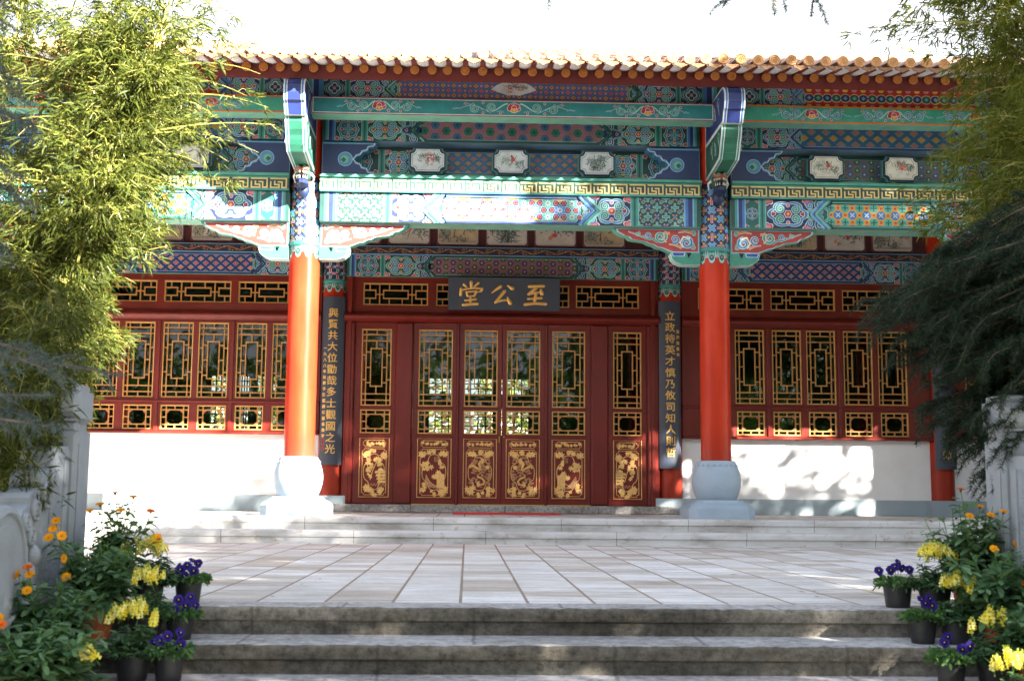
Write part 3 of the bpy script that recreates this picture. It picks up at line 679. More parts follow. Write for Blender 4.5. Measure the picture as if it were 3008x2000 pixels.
def fret_board(side):
    b = MB(); hw = HW['s' if side else 'c']+(.0 if side else .0); b.box(-hw, hw, -.205, .20, 3.718, 3.885, 0, GREEN)
    b.box(-hw, hw, -.235, .21, 3.887, 3.918, 0, C(78, 158, 138)); P = Painter(b, flat(-.2055, 3.80))
    P.rect(-hw, -.083, hw, -.058, MGREEN, 1); P.rect(-hw, .062, hw, .083, C(70, 150, 128), 1); P.rect(-hw, -.058, hw, .062, DGREEN, 1)
    n = round(2*hw/.216); s = 2*hw/n; h = .104; g = .0165
    for i in range(n):
        x = -hw+i*s+s*.04; e = s*.94; y0 = -h/2+.002; y1 = y0+h
        P.poly_line([(x, y0), (x+e*.46, y0), (x+e*.46, y0+h*.32), (x+e*.22, y0+h*.32), (x+e*.22, y0+h*.66), (x+e*.0, y0+h*.66)][:5], g, GOLDP, 2)
        P.poly_line([(x, y0), (x, y0+h*.62)], g, GOLDP, 2)
        P.poly_line([(x+e*.0, y1), (x+e*.86, y1), (x+e*.86, y0+h*.0), (x+e*.62, y0)], g, GOLDP, 3)
        P.poly_line([(x+e*.62, y0), (x+e*.62, y0+h*.62), (x+e*.42, y0+h*.62)], g, GOLDP, 3)
    return b
place("fret_board", lambda: fret_board(0), lambda: fret_board(1))
def box_panel(side):     # recessed painted panel behind the cartouches
    b = MB(); hw = HW['s' if side else 'c']; b.box(-hw, hw, .13, .2, 3.92, 4.345, 0, DGREEN); h = .30; P = Painter(b, flat(.1295, 4.165))
    if not side: beam_paint(P, hw, h, 1.20, 1.05, 1.50, 1.58, 2.0, 1, 1, lambda P: pat_diamond(P, 1.05, 1.2, h*.82, .064, .054, C(64, 106, 150), C(206, 134, 44), DPINK, MGREEN), ENDC, [NAVY, LBLUE, NAVY], NAVY)
    else: beam_paint(P, hw, h, 1.0, .86, 1.40, 1.46, 1.7, 1, 1, lambda P: pat_hex(P, .86, 1.0, h*.82, .058, C(150, 84, 92), C(48, 110, 90), C(70, 106, 160), C(74, 150, 130), PALE), ENDC, [GREEN, LGREEN, DGREEN], DGREEN)
    b.box(-hw, hw, .06, .129, 3.92, 4.015, 0, C(116, 172, 150))
    return b
place("box_panel", lambda: box_panel(0), lambda: box_panel(1))
def upper_beam(side):
    b = MB(); hw = HW['s' if side else 'c']; b.box(-hw, hw, -.12, .16, 4.349, 4.615, 0, C(132, 168, 196)); h = .266; P = Painter(b, flat(-.1205, 4.482))
    if not side: beam_paint(P, hw, h, 1.14, 1.0, 1.69, 1.77, 2.07, 1, 1, lambda P: pat_hex(P, 1.0, 1.12, h*.84, .086, C(178, 86, 102), C(44, 116, 96), C(62, 104, 140), C(110, 140, 150), DNAVY), ENDC, [GREEN, LGREEN, DGREEN], DGREEN)
    else: beam_paint(P, hw, h, 1.02, .88, 1.38, 1.46, 1.66, 2, 0, lambda P: pat_diamond(P, .88, 1.0, h*.84, .088, .075, C(58, 98, 140), C(204, 142, 44), C(184, 96, 100), C(78, 160, 140)), ENDC, [NAVY, BLUE, LBLUE], NAVY)
    return b
place("upper_beam", lambda: upper_beam(0), lambda: upper_beam(1))
EB = {'c': BAY-.118, 's': 1.95-.118}
def eave_beam(side):
    b = MB(); hw = EB['s' if side else 'c']; y = -.70; b.box(-hw, hw, y, y+.23, 4.487, 4.688, 0, C(124, 184, 160)); P = Painter(b, flat(y-.0005, 4.5875))
    edge = C(146, 74, 82) if not side else C(214, 130, 50); h = .201
    P.rect(-hw, -h/2, hw, h/2, edge, 1); P.rect(-hw+.012, -h/2+.012, hw-.012, h/2-.012, PALE if not side else C(204, 84, 44), 2)
    P.rect(-hw+.022, -h/2+.020, hw-.022, h/2-.020, C(36, 134, 138) if not side else C(58, 162, 136), 3)
    hh = h-.04
    if not side:
        scroll_run(P, 0, hh, .70, TEAL, 4)
        for q in (-1, 1):
            P.ox = q*1.52; scroll_run(P, 0, hh, .48, TEAL, 4); P.ox = 0.
    else:
        for q in (-.95, .0, .95):
            P.ox = q; scroll_run(P, 0, hh, .46, BLUE, 4); P.ox = 0.
    return b
place("eave_beam", lambda: eave_beam(0), lambda: eave_beam(1))
def purlin_panel(side):
    b = MB(); hw = BAY-.004 if not side else 1.95-.004; b.box(-hw, hw, -.60, -.45, 4.69, 5.0, 0, DGREEN); h = .262; P = Painter(b, flat(-.6005, 4.815))
    e = [(1, MGREEN), (2, BLUE), (3, NAVY), (1, LBLUE), (2, MGREEN), (3, DGREEN)]
    if not side: beam_paint(P, hw, h, 1.42, 1.28, 1.86, 1.92, 2.16, 0, 0, lambda P: pat_diamond(P, 1.28, 1.42, h*.86, .062, .058, C(74, 112, 164), C(196, 108, 122), C(206, 150, 70), C(40, 66, 110), 4, C(206, 128, 138)), e, [GREEN, LGREEN, DGREEN], DGREEN)
    else: beam_paint(P, hw, h, 1.10, .96, 1.46, 1.52, 1.76, 0, 0, lambda P: pat_fish(P, .96, 1.08, h*.86, .105), e, [NAVY, LBLUE, BLUE], NAVY)
    return b
place("purlin_panel", lambda: purlin_panel(0), lambda: purlin_panel(1))
def fan():
    b = MB(); pts = []
    for i in range(13): a = math.pi*(.5-.30+.60*i/12); pts.append((.40*math.cos(a)*.80, .40*math.sin(a)*.62-.145))
    for i in range(7): a = math.pi*(.5+.14-.28*i/6); pts.append((.15*math.cos(a), .15*math.sin(a)*.5-.135))
    f = flat(-.612, 4.835); b.prism([(x, 4.835+y) for x, y in pts], 'y', -.612, -.6, 0, C(214, 218, 218))
    P = Painter(b, flat(-.6122, 4.85)); P.clip = None; ink_picture(P, .36, .16, 5, 'flower', 2); o = b.build("fan_painting", PAINT, hall); return o
fan()
# cartouche paintings, carved blocks, dragon heads, corner brackets ------------------
def cartouche(kind, seed, tone):
    b = MB(); hw, hh, c = .208, .146, .055
    def out(hw, hh, c):
        pts = []
        for cx, cy, a0 in ((hw, hh, -90), (-hw, hh, 0), (-hw, -hh, 90), (hw, -hh, 180)):
            for i in range(5): a = R(a0-90*i/4); pts.append((cx+c*math.cos(a), cy+c*math.sin(a)))
        return pts
    b.prism([(x, y) for x, y in out(hw, hh, c)][::-1], 'y', -.15, -.04, 0, C(26, 40, 62))
    b.prism(out(hw+.018, hh+.012, c)[::-1], 'y', -.118, -.045, 0, C(74, 130, 130)); P = Painter(b, flat(-.1505, 0))
    P.poly(out(hw-.016, hh-.014, c)[::-1], tone, 1); P.poly(out(hw-.028, hh-.026, c)[::-1], C(60, 66, 74), 2); P.poly(out(hw-.032, hh-.030, c)[::-1], tone, 3)
    ink_picture(P, .34, .22, seed, kind, 4); return b
GREYW, CREAM = C(206, 212, 214), C(226, 222, 206)
for x, kind, seed, tone in ((-.985, 'flower', 3, GREYW), (-.01, 'bird', 4, GREYW), (1.0, 'bamboo', 6, GREYW), (3.72, 'bird', 8, CREAM), (4.62, 'flower', 9, CREAM), (-3.72, 'landscape', 10, CREAM), (-4.62, 'bamboo', 11, CREAM)):
    cartouche(kind, seed, tone).build("painted_cartouche", PAINT, hall).location = (x, 0, 4.121)
def carved_block():
    b = MB(); out = [(0, -.20), (.63, -.20), (.60, -.168), (.545, -.155), (.525, -.115), (.47, -.10), (.445, -.06), (.40, -.045), (.365, 0), (.40, .045), (.445, .06), (.47, .10), (.525, .115), (.545, .155), (.60, .168), (.63, .20), (0, .20)]
    b.prism(out, 'y', -.145, .05, 0, C(84, 150, 186)); P = Painter(b, flat(-.1455, 0))
    P.poly([(x*.965+.008, y*.93) for x, y in out], LBLUE, 1); P.poly([(x*.955+.008, y*.90) for x, y in out], C(30, 52, 98), 2)
    P.ribbon([(x*.97+.004, y*.955) for x, y in out[1:-1]], .020, PBLUE, 2); P.ribbon([(x*.945+.006, y*.91) for x, y in out[1:-1]], .008, BLUE, 3)
    P.disc(.27, 0, .088, LBLUE, 3, 16); P.disc(.27, 0, .076, BLUE, 4, 16); P.disc(.27, 0, .066, C(84, 150, 150), 5, 16); P.disc(.26, -.006, .045, C(120, 176, 168), 6, 14); P.lobed(.25, -.01, .03, 4, .3, GREEN, 7)
    return b
cb = carved_block().build("carved_block", PAINT, hall); cb.location = (-BAY+CR+.01, 0, 4.118)
dup(cb, hall, (BAY-CR-.01, 0, 4.118), (-1, 1, 1)); dup(cb, hall, (BAY+CR+.01, 0, 4.118)); dup(cb, hall, (-BAY-CR-.01, 0, 4.118), (-1, 1, 1)); dup(cb, hall, (B2-CR-.01, 0, 4.118), (-1, 1, 1)); dup(cb, hall, (-B2+CR+.01, 0, 4.118))
def wing():
    out = [(0, 0), (1.03, 0), (1.015, -.035), (.965, -.062), (.93, -.085), (.875, -.095), (.84, -.128), (.79, -.140), (.73, -.146), (.66, -.158), (.61, -.185), (.56, -.195), (.52, -.222), (.46, -.232), (.40, -.258), (.33, -.285), (0, -.285)]
    b = MB(); b.prism(out, 'y', -.075, .075, 0, C(108, 186, 160)); P = Painter(b, flat(-.0755, 0))
    def sh(k, d): return [(d+x*(1-k)*.985, -d*.72+y*(1-k*1.5)) for x, y in out]
    P.poly(out, C(84, 160, 140), 1); P.poly(sh(.02, .010), NAVY, 2); P.poly(sh(.035, .018), PBLUE, 3); P.poly(sh(.065, .026), C(168, 58, 48), 4)
    for cx, cy, r, a0, t, c in ((.16, -.17, .07, 1.5, 1.4, BLUE), (.30, -.13, .055, -1., -1.3, C(60, 90, 170)), (.47, -.10, .072, 2.2, 1.5, MGREEN), (.62, -.085, .045, 0, -1.3, BLUE), (.74, -.07, .03, 2, 1.2, MGREEN), (.08, -.06, .035, 0, 1.2, MGREEN), (.08, -.22, .035, 2, -1.2, MGREEN)):
        P.spiral(cx, cy, r, a0, t, r*.32, c, PGREEN, 5)
    for pts, c in (([(.10, -.05), (.18, -.035), (.26, -.05)], ORANGE), ([(.36, -.06), (.42, -.05), (.44, -.12), (.40, -.17)], ORANGE), ([(.22, -.23), (.30, -.20), (.37, -.19)], C(230, 150, 60)), ([(.5, -.165), (.56, -.13), (.62, -.13), (.70, -.10), (.85, -.045)], MGREEN), ([(.12, -.12), (.2, -.10), (.24, -.17), (.2, -.23)], PALE)):
        P.ribbon(pts, .030, PALE, 7, .014); P.ribbon(pts, .021, c, 8, .006)
    return b
def boat():
    out = [(0, -.287), (.10, -.287), (.125, -.34), (.155, -.352), (.175, -.287), (.335, -.287), (.355, -.30), (.335, -.365), (.29, -.405), (.22, -.43), (0, -.435)]
    b = MB(); b.prism(out, 'y', -.085, .085, 0, C(190, 226, 214)); P = Painter(b, flat(-.0855, 0)); P.poly([(.008+x*.96, -.012+y*.965-.0) for x, y in out], MGREEN, 1); P.poly([(.0+x*.92, -.02+y*.945) for x, y in out], C(58, 140, 116), 2)
    P.poly([(.178, -.290), (.34, -.290), (.325, -.335), (.19, -.335)], PBLUE, 3); P.poly([(.19, -.292), (.33, -.292), (.318, -.328), (.2, -.328)], C(44, 80, 156), 4); return b
wg = wing().build("corner_bracket", PAINT, hall); bt = boat().build("boat_bracket", PAINT, wg); wg.location = (-BAY+CR, 0, 3.372)
for x, s in ((BAY-CR, -1), (BAY+CR, 1), (-BAY-CR, -1), (B2-CR, -1), (-B2+CR, 1)): dup(wg, hall, (x, 0, 3.372), (s, 1, 1))
def eave_bracket():
    prof = [(-.15, 4.74), (-1.05, 4.74), (-1.17, 4.728), (-1.235, 4.69), (-1.262, 4.63), (-1.262, 4.55), (-1.232, 4.47), (-1.20, 4.455), (-1.17, 4.40), (-1.135, 4.335), (-.15, 4.335)]
    low = [(-.15, 4.333), (-1.075, 4.333), (-1.082, 4.28), (-1.045, 4.20), (-1.010, 4.155), (-1.0, 4.14), (-.985, 4.10), (-.955, 4.05), (-.90, 3.985), (-.15, 3.925)]
    b = MB(); W = .115
    for pr, base, cs in ((prof, PALE, (BLUE, C(34, 52, 118), LBLUE, C(40, 54, 110))), (low, PALE, (MGREEN, C(36, 106, 82), LGREEN, C(34, 84, 66)))):
        b.prism(pr, 'x', -W, W, 0, base)
        n = len(pr)
        for i in range(1, n-1):      # faces along the front curve: nested borders
            (y0, z0), (y1, z1) = pr[i], pr[i+1]
            L = math.hypot(y1-y0, z1-z0)
            if i == n-2 and pr is prof: continue
            if abs(z1-z0) < 1e-6: continue
            ny, nz = -(z0-z1)/L, -(y1-y0)/L
            if i == n-2 and pr is low: ny, nz = 0., -1.
            for k, (ins, c) in enumerate(((.014, cs[0]), (.034, PALE), (.042, cs[1]))):
                l = .0012*(k+1); b.add([(-W+ins, y0+ny*l, z0+nz*l), (W-ins, y0+ny*l, z0+nz*l), (W-ins, y1+ny*l, z1+nz*l), (-W+ins, y1+ny*l, z1+nz*l)], [(0, 1, 2, 3)], 0, c)
        cy = sum(p[0] for p in pr)/n; cz = sum(p[1] for p in pr)/n
        for sx in (-1, 1):           # sides
            def fn(u, v, l, sx=sx): return (sx*(W+.0004+l), u, v)
            P = Painter(b, fn)
            for k, (f, c) in enumerate(((.965, cs[0]), (.93, cs[2]), (.915, cs[3]))): P.poly([(cy+(y-cy)*f, cz+(z-cz)*(f-.05)) for y, z in pr], c, k+1)
            for q, (uy, uz) in enumerate(((-.95, .05), (-.75, -.03), (-.55, .05))):
                P.spiral(uy, cz+uz, .08, q, 1.3, .016, LGREEN if pr is low else LBLUE, None, 5); P.ribbon([(uy-.05, cz-.09), (uy+.04, cz+.09)], .014, PALE, 5)
    return b
eb = eave_bracket().build("eave_bracket", PAINT, hall); eb.location = (-BAY, 0, 0)
for x in (BAY, -B2, B2): dup(eb, hall, (x, 0, 0))
def dragon_head():
    b = MB(); 
    def blob(cx, cy, cz, rx, ry, rz, c, n=8):
        vs, fs = [], []
        for j in range(n//2+1):
            t = math.pi*j/(n//2)
            for i in range(n): a = 2*math.pi*i/n; vs.append((cx+rx*math.sin(t)*math.cos(a), cy+ry*math.sin(t)*math.sin(a), cz+rz*math.cos(t)))
        for j in range(n//2):
            for i in range(n): fs.append((j*n+i, (j+1)*n+i, (j+1)*n+(i+1) % n, j*n+(i+1) % n))
        b.add(vs, fs, 0, c)
    dg, gr, bl = C(44, 84, 74), C(96, 120, 112), C(30, 46, 84)
    blob(0, -.16, .02, .095, .16, .085, dg, 10); blob(0, -.30, .05, .085, .07, .038, C(150, 96, 70), 10); blob(0, -.24, -.10, .08, .13, .06, bl, 10); blob(0, -.27, -.02, .06, .06, .03, C(40, 18, 16))
    for sx in (-1, 1):
        blob(sx*.05, -.27, .085, .028, .028, .028, C(226, 176, 90)); blob(sx*.05, -.295, .088, .012, .012, .012, C(20, 20, 20)); blob(sx*.035, -.355, .07, .02, .02, .018, gr)
        b.tube([(sx*.06, -.2, .09), (sx*.09, -.12, .14), (sx*.08, -.03, .17)], .022, .005, 6, 0, C(200, 170, 120)); b.tube([(sx*.085, -.2, .02), (sx*.115, -.15, .0), (sx*.10, -.10, -.06)], .02, .006, 6, 0, PALE)
        for k in range(4): b.tube([(sx*(.02+.018*k), -.35+.018*k, .020), (sx*(.02+.018*k), -.355+.018*k, -.004)], .007, .002, 5, 0, C(232, 228, 214))
        for k in range(3): b.tube([(sx*(.02+.02*k), -.34+.02*k, -.06), (sx*(.02+.02*k), -.345+.02*k, -.025)], .007, .002, 5, 0, C(232, 228, 214))
    blob(0, -.13, -.15, .07, .08, .10, bl, 10); b.tube([(0, -.02, .05), (0, -.15, .10)], .05, .03, 6, 0, C(190, 130, 60))
    return b
dh = dragon_head().build("dragon_head", PAINT, hall, True); dh.location = (-BAY, -CR+.03, 3.86)
for x in (BAY, -B2, B2): dup(dh, hall, (x, -CR+.03, 3.86))

# eaves and roof ---------------------------------------------------------------------
PT = .1835; NT = 97; X0 = -PT*(NT-1)/2; EYE = -1.62; EZ = 4.865; SL = .385
b = MB(); b.box(-HX, HX, -.59, -.05, 4.955, 5.0); b.box(-HX, HX, -.07, 3.6, 4.70, 4.9)
b.add([(-HX, -1.14, 4.735), (HX, -1.14, 4.735), (HX, -.55, 4.94), (-HX, -.55, 4.94), (-HX, -1.14, 4.905), (HX, -1.14, 4.905), (HX, -.55, 5.1), (-HX, -.55, 5.1)], [(0, 1, 2, 3), (4, 7, 6, 5), (0, 4, 5, 1), (2, 6, 7, 3)])
part("eave_soffit", b, REDWOOD)
b = MB(); sl = .26; b.tube([(0, -1.19, 4.845), (0, -.5, 4.845+.69*sl)], .047, None, 14)
o = part("round_rafter", b, REDWOOD, hall, True)
e = MB(); ring = [(.049, 0), (.049, -.012), (.042, -.016), (.038, -.010), (.030, -.010), (.027, -.015), (0, -.015)]
e.lathe(ring, 20)
for k in range(5): a = k*1.2566; e.tube([(.006*math.cos(a), .006*math.sin(a), -.015), (.023*math.cos(a), .023*math.sin(a), -.016)], .005, None, 4)
ee = e.build("rafter_end", RAFTEREND, o, True); ee.rotation_euler = (R(-90), 0, 0); ee.location = (0, -1.192, 4.845)
f = MB(); f.prism([(-1.53, .0), (-1.10, .075), (-1.10, .13), (-1.53, .055)], 'x', -.028, .028)
fo = part("flying_rafter", f, REDWOOD); fo.location = (0, 0, 4.83)
xs = [X0+PT*i for i in range(NT)]
o.location = (xs[0], 0, 0); fo.location = (xs[0], 0, 4.83)
jit = random.Random(3)
for x in xs[1:]:
    dup(o, hall, (x+jit.gauss(0, .006), 0, jit.gauss(0, .003))); dup(fo, hall, (x+jit.gauss(0, .003), 0, 4.83))
# tiles: pan arcs with drip lips, cover half-tubes with round ends (one patterned roof covering)
b = MB(); RID = 6.6; LEN = RID-EYE
def slope_pts(y): return EZ+.2*(min(y, -1.14)-EYE)+.388*max(y+1.14, 0)
ys = [EYE, EYE+.14, EYE+.3, -1.14, EYE+.8, 0, 2.2, 4.4, RID]
for i in range(NT-1):
    cx = X0+PT*(i+.5); n = 8; up, dn = [], []
    for y in ys:
        for k in range(n+1):
            a = math.pi*(k/n); u = cx-.094*math.cos(a); up.append((u, y, slope_pts(y)-.052*math.sin(a)+.012))
            dn.append((u, y, slope_pts(y)-.052*math.sin(a)-.012 if y < -1.1 else slope_pts(y)-.08))
    q = n+1; b.add(up, [(j*q+k, j*q+k+1, (j+1)*q+k+1, (j+1)*q+k) for j in range(len(ys)-1) for k in range(n)], 1)
    b.add(dn[:q*4], [(j*q+k, (j+1)*q+k, (j+1)*q+k+1, j*q+k+1) for j in range(3) for k in range(n)], 2)
    g = random.Random(i); lip, base = [], []
    for k in range(n+1):     # leaf-shaped drip tile hanging from each pan
        t = k/n; a = math.pi*t; z = slope_pts(EYE)-.052*math.sin(a)+.014; d = .010+.036*math.sin(a)**1.5+(.012 if k in (2, 4, 6) else 0)
        base.append((cx-.094*math.cos(a), EYE-.004, z)); lip.append((cx-.092*math.cos(a), EYE-.012-.012*math.sin(a), z-d))
    b.add(base+lip, [(k, k+q, k+1+q, k+1) for k in range(n)], 3); b.add([(x, y+.014, z) for x, y, z in base+lip], [(k, k+1, k+1+q, k+q) for k in range(n)], 3)
    b.add([p for p in lip]+[(x, y+.014, z) for x, y, z in lip], [(k, k+q, k+1+q, k+1) for k in range(n)], 3)
for i in range(NT):
    cx = xs[i]; n = 8; r = .056; yy = [EYE-.012]; y = EYE-.012
    jz = jit.gauss(0, .004); jx = jit.gauss(0, .004); vs = []; fs = []
    segs = []
    y = EYE-.012
    while y < RID: segs.append((y, min(y+.30 if y < 1.5 else y+1.7, RID))); y = segs[-1][1]
    for (ya, yb) in segs:
        o_ = len(vs); dx = jit.gauss(0, .0025); dz = jit.gauss(0, .003)
        for y_, rr in ((ya, r), (yb, r*.93)):
            for k in range(n+1): a = math.pi*k/n; vs.append((cx+jx+dx-rr*math.cos(a), y_, slope_pts(y_)+.012+jz+dz+rr*1.05*math.sin(a)))
        fs += [(o_+k, o_+k+1, o_+n+2+k, o_+n+1+k) for k in range(n)]
    b.add(vs, fs, 0)
    ex, ez, ey = cx+jx, slope_pts(EYE)+.014+jz, EYE-.014
    def ringp(r_, y_): return [(ex+r_*math.cos(2*math.pi*k/18), y_, ez+r_*math.sin(2*math.pi*k/18)) for k in range(18)]
    rr_ = [(.058, ey+.02), (.058, ey-.006), (.054, ey-.010), (.048, ey-.010), (.045, ey-.004), (.036, ey-.004), (.033, ey-.009), (.0285, ey-.009), (.026, ey-.004)]
    vs = [p for r_, y_ in rr_ for p in ringp(r_, y_)]; m = 18
    b.add(vs, [(j*m+k, (j+1)*m+k, (j+1)*m+(k+1) % m, j*m+(k+1) % m) for j in range(len(rr_)-1) for k in range(m)]+[tuple(range((len(rr_)-1)*m, len(rr_)*m))], 4)
    for k in range(6): a = k*1.047+.3; b.tube([(ex+.006*math.cos(a), ey-.007, ez+.006*math.sin(a)), (ex+.022*math.cos(a+.5), ey-.007, ez+.022*math.sin(a+.5))], .004, None, 4, 4)
z1 = slope_pts(RID)
b.add([(-HX, RID, z1-.05), (HX, RID, z1-.05), (HX, 14, 5.2), (-HX, 14, 5.2)], [(0, 1, 2, 3)], 1)
b.add([(-HX, EYE+.56, slope_pts(EYE+.56)-.07), (HX, EYE+.56, slope_pts(EYE+.56)-.07), (HX, RID, z1-.09), (-HX, RID, z1-.09), ], [(0, 3, 2, 1)], 5)
part("roof", b, [TILE, PAN, PANWHITE, DRIP, TILEEND, REDWOOD])

# ------------------------------------------------------------------ inner facade: pictures, beams, lattice windows, doors
def board(b, x0, x1, z0, z1, holes, y0, y1, mat=0):
    """timber row with rectangular openings: rails above and below, stiles between"""
    hz0, hz1 = holes[0][2], holes[0][3]
    if z1-hz1 > .002: b.box(x0, x1, y0, y1, hz1, z1, mat)
    if hz0-z0 > .002: b.box(x0, x1, y0, y1, z0, hz0, mat)
    xs = [x0]+[v for h in holes for v in h[:2]]+[x1]
    for i in range(0, len(xs), 2): b.box(xs[i], xs[i+1], y0+.003, y1-.003, hz0, hz1, mat)
    for h in holes:          # small raised bead round each opening
        w_ = .014; xa, xb = h[0], h[1]
        b.box(xa-.022, xb+.022, y0-.006, y0+.002, hz1+.004, hz1+.004+w_, mat, (1, 1, 1, 1), .004); b.box(xa-.022, xb+.022, y0-.006, y0+.002, hz0-.004-w_, hz0-.004, mat, (1, 1, 1, 1), .004)
BW = .0145
def lattice(w, h, lines, boxes=(), octo=None):
    """gold framed lattice; lines in relative units: ('h',v,u0,u1) / ('v',u,v0,v1); boxes (u0,v0,u1,v1)"""
    b = MB(); t = .018
    for x0, x1, z0, z1 in ((0, t, 0, h), (w-t, w, 0, h), (t, w-t, 0, t), (t, w-t, h-t, h)): b.box(x0, x1, -.006, .03, z0, z1, 0, (1, 1, 1, 1), .003)
    L = list(lines)
    for u0, v0, u1, v1 in boxes: L += [('h', v0, u0, u1), ('h', v1, u0, u1), ('v', u0, v0, v1), ('v', u1, v0, v1)]
    g = .0036
    for k, a, p, q in L:
        o = 0 if k == 'h' else .0016
        for dd, mt, ww, fy in ((0, 1, BW, .004+o), (-BW*.40, 0, g, .001+o), (BW*.40, 0, g, .001+o)):
            if k == 'h': b.box(p*w-BW/2*(p > 0), q*w+BW/2*(q < 1), fy, .026, a*h+dd-ww/2, a*h+dd+ww/2, mt)
            else: b.box(a*w+dd-ww/2, a*w+dd+ww/2, fy, .026, p*h-BW/2*(p > 0), q*h+BW/2*(q < 1), mt)
    if octo:
        u0, v0, u1, v1 = octo; x0, x1, z0, z1 = u0*w, u1*w, v0*h, v1*h; c = min(x1-x0, z1-z0)*.30
        for (xa, za, sx, sz) in ((x0, z0, 1, 1), (x1, z0, -1, 1), (x1, z1, -1, -1), (x0, z1, 1, -1)):
            b.prism([(xa, za), (xa+sx*c, za), (xa, za+sz*c)], 'y', .006, .024, 1)
    return b
TALL_L = [('v', .155, 0, 1), ('v', .845, 0, 1), ('h', .925, 0, 1), ('h', .845, 0, 1), ('h', .155, 0, 1), ('h', .075, 0, 1), ('v', .5, .925, 1), ('v', .5, 0, .075), ('v', .5, .745, .845), ('v', .5, .155, .255),
          ('h', .70, .155, .31), ('h', .70, .69, .845), ('h', .50, .155, .31), ('h', .5, .69, .845), ('h', .30, .155, .31), ('h', .30, .69, .845), ('h', .66, 0, .155), ('h', .66, .845, 1), ('h', .34, 0, .155), ('h', .34, .845, 1),
          ]
TALL_B = [(.31, .255, .69, .745)]
SMALL_L = [('v', .2, 0, 1), ('v', .8, 0, 1), ('h', .2, 0, 1), ('h', .8, 0, 1), ('v', .5, .8, 1), ('v', .5, 0, .2), ('h', .5, 0, .2), ('h', .5, .8, 1)]
TRAN_L = [('v', .10, .7, 1), ('v', .10, 0, .3), ('h', .68, 0, .19), ('h', .32, 0, .19), ('v', .19, .32, .68), ('h', .5, .19, .31), ('v', .25, .0, 1), ('v', .40, .68, 1), ('v', .40, 0, .32), ('v', .60, .68, 1), ('v', .60, 0, .32),
          ('v', .75, 0, 1), ('h', .5, .69, .81), ('v', .81, .32, .68), ('h', .68, .81, 1), ('h', .32, .81, 1), ('v', .90, .7, 1), ('v', .90, 0, .3)]
TRAN_B = [(.31, .32, .69, .68)]
def window(name, w, h, kind, parent, loc):
    b = lattice(w, h, *{'t': (TALL_L, TALL_B), 's': (SMALL_L, (), (.2, .2, .8, .8)), 'r': (TRAN_L, TRAN_B)}[kind])
    o = b.build(name, [LATGOLD, GOLDWOOD], parent); o.location = loc
    g = MB(); g.box(.001, w-.001, .040, .046, .001, h-.001); g.build("glass_pane", GLASS, o); return o
YF, YB = 3.17, 3.27; WC = 4.32
hol = {'r': ((-1.52, -.57), (-.47, .47), (.57, 1.50)), 't': ((-1.49, -1.07), (-.995, -.57), (-.46, -.035), (.035, .46), (.57, .995), (1.07, 1.49)), 's': ((-1.49, -1.09), (-.975, -.575), (-.455, -.055), (.055, .455), (.575, .975), (1.09, 1.49))}
zz = {'r': (2.915, 3.225), 't': (1.565, 2.63), 's': (1.12, 1.463)}
proto = {}
def side_bay(cx):
    b = MB(); hw = 1.785; d = 4.35-WC if cx > 0 else WC-4.35
    x0, x1 = -hw+d, hw+d
    for k, za, zb in (('r', 2.812, 3.313), ('t', 1.515, 2.66), ('s', 1.072, 1.513)): board(b, x0, x1, za, zb, [(p, q)+zz[k] for p, q in hol[k]], YF, YB)
    for xm in (-.515, .515): b.box(xm-.028, xm+.028, YF-.02, YF-.001, 1.09, 2.655, 0, (1, 1, 1, 1), .006)
    b.box(x0, x1, YF-.03, YF-.001, 1.50, 1.53, 0, (1, 1, 1, 1), .008); b.box(x0, x1, YF-.05, YF+.02, 1.062, 1.10, 0, (1, 1, 1, 1), .008)
    o = part("window_frame", b, RED); o.location = (cx, 0, 0)
    l = MB(); l.prism([(3.26, 2.662), (3.15, 2.662)]+[(3.15-.055*math.sin(math.pi*i/8), 2.666+.14*i/8) for i in range(9)]+[(3.15, 2.81), (3.26, 2.81)], 'x', x0, x1)
    lo = part("lintel", l, RED, hall, True); lo.location = (cx, 0, 0)
    for k in 'rts':
        for p, q in hol[k]:
            nm = {'r': 'transom_window', 't': 'window', 's': 'lower_window'}[k]; w_ = q-p; key = (k, round(w_, 3))
            if key in proto: dup(proto[key], hall, (cx+p, YF+.02, zz[k][0]))
            else: proto[key] = window(nm, w_, zz[k][1]-zz[k][0], k, hall, (cx+p, YF+.02, zz[k][0]))
    s = MB(); s.box(x0, x1, 3.25, 3.40, 0, 1.07); sw = part("sill_wall", s, WHITE); sw.location = (cx, 0, 0)
    dd = MB(); dd.box(x0, x1, 3.238, 3.2495, 0, .225, 0, (1, 1, 1, 1), .004); do = dd.build("dado", DADO, sw)
side_bay(WC); side_bay(-WC)
for sx in (-1, 1):           # outer bays, mostly out of view
    b = MB(); b.box(sx*7.6-1.13, sx*7.6+1.13, 3.2, 3.3, 1.07, 3.31); part("window_frame", b, RED)
    for p in (-.95, -.42, .1, .6):
        for k in 'ts': dup(proto[(k, .42 if (k, .42) in proto else [q for q in proto if q[0] == k][0][1])] if (k, .42) in proto else [proto[q] for q in proto if q[0] == k][0], hall, (sx*7.6+p, 3.175, zz[k][0]))
    s = MB(); s.box(sx*7.6-1.13, sx*7.6+1.13, 3.25, 3.4, 0, 1.069); sw = part("sill_wall", s, WHITE)
    dd = MB(); dd.box(sx*7.6-1.13, sx*7.6+1.13, 3.238, 3.2495, 0, .225); dd.build("dado", DADO, sw)
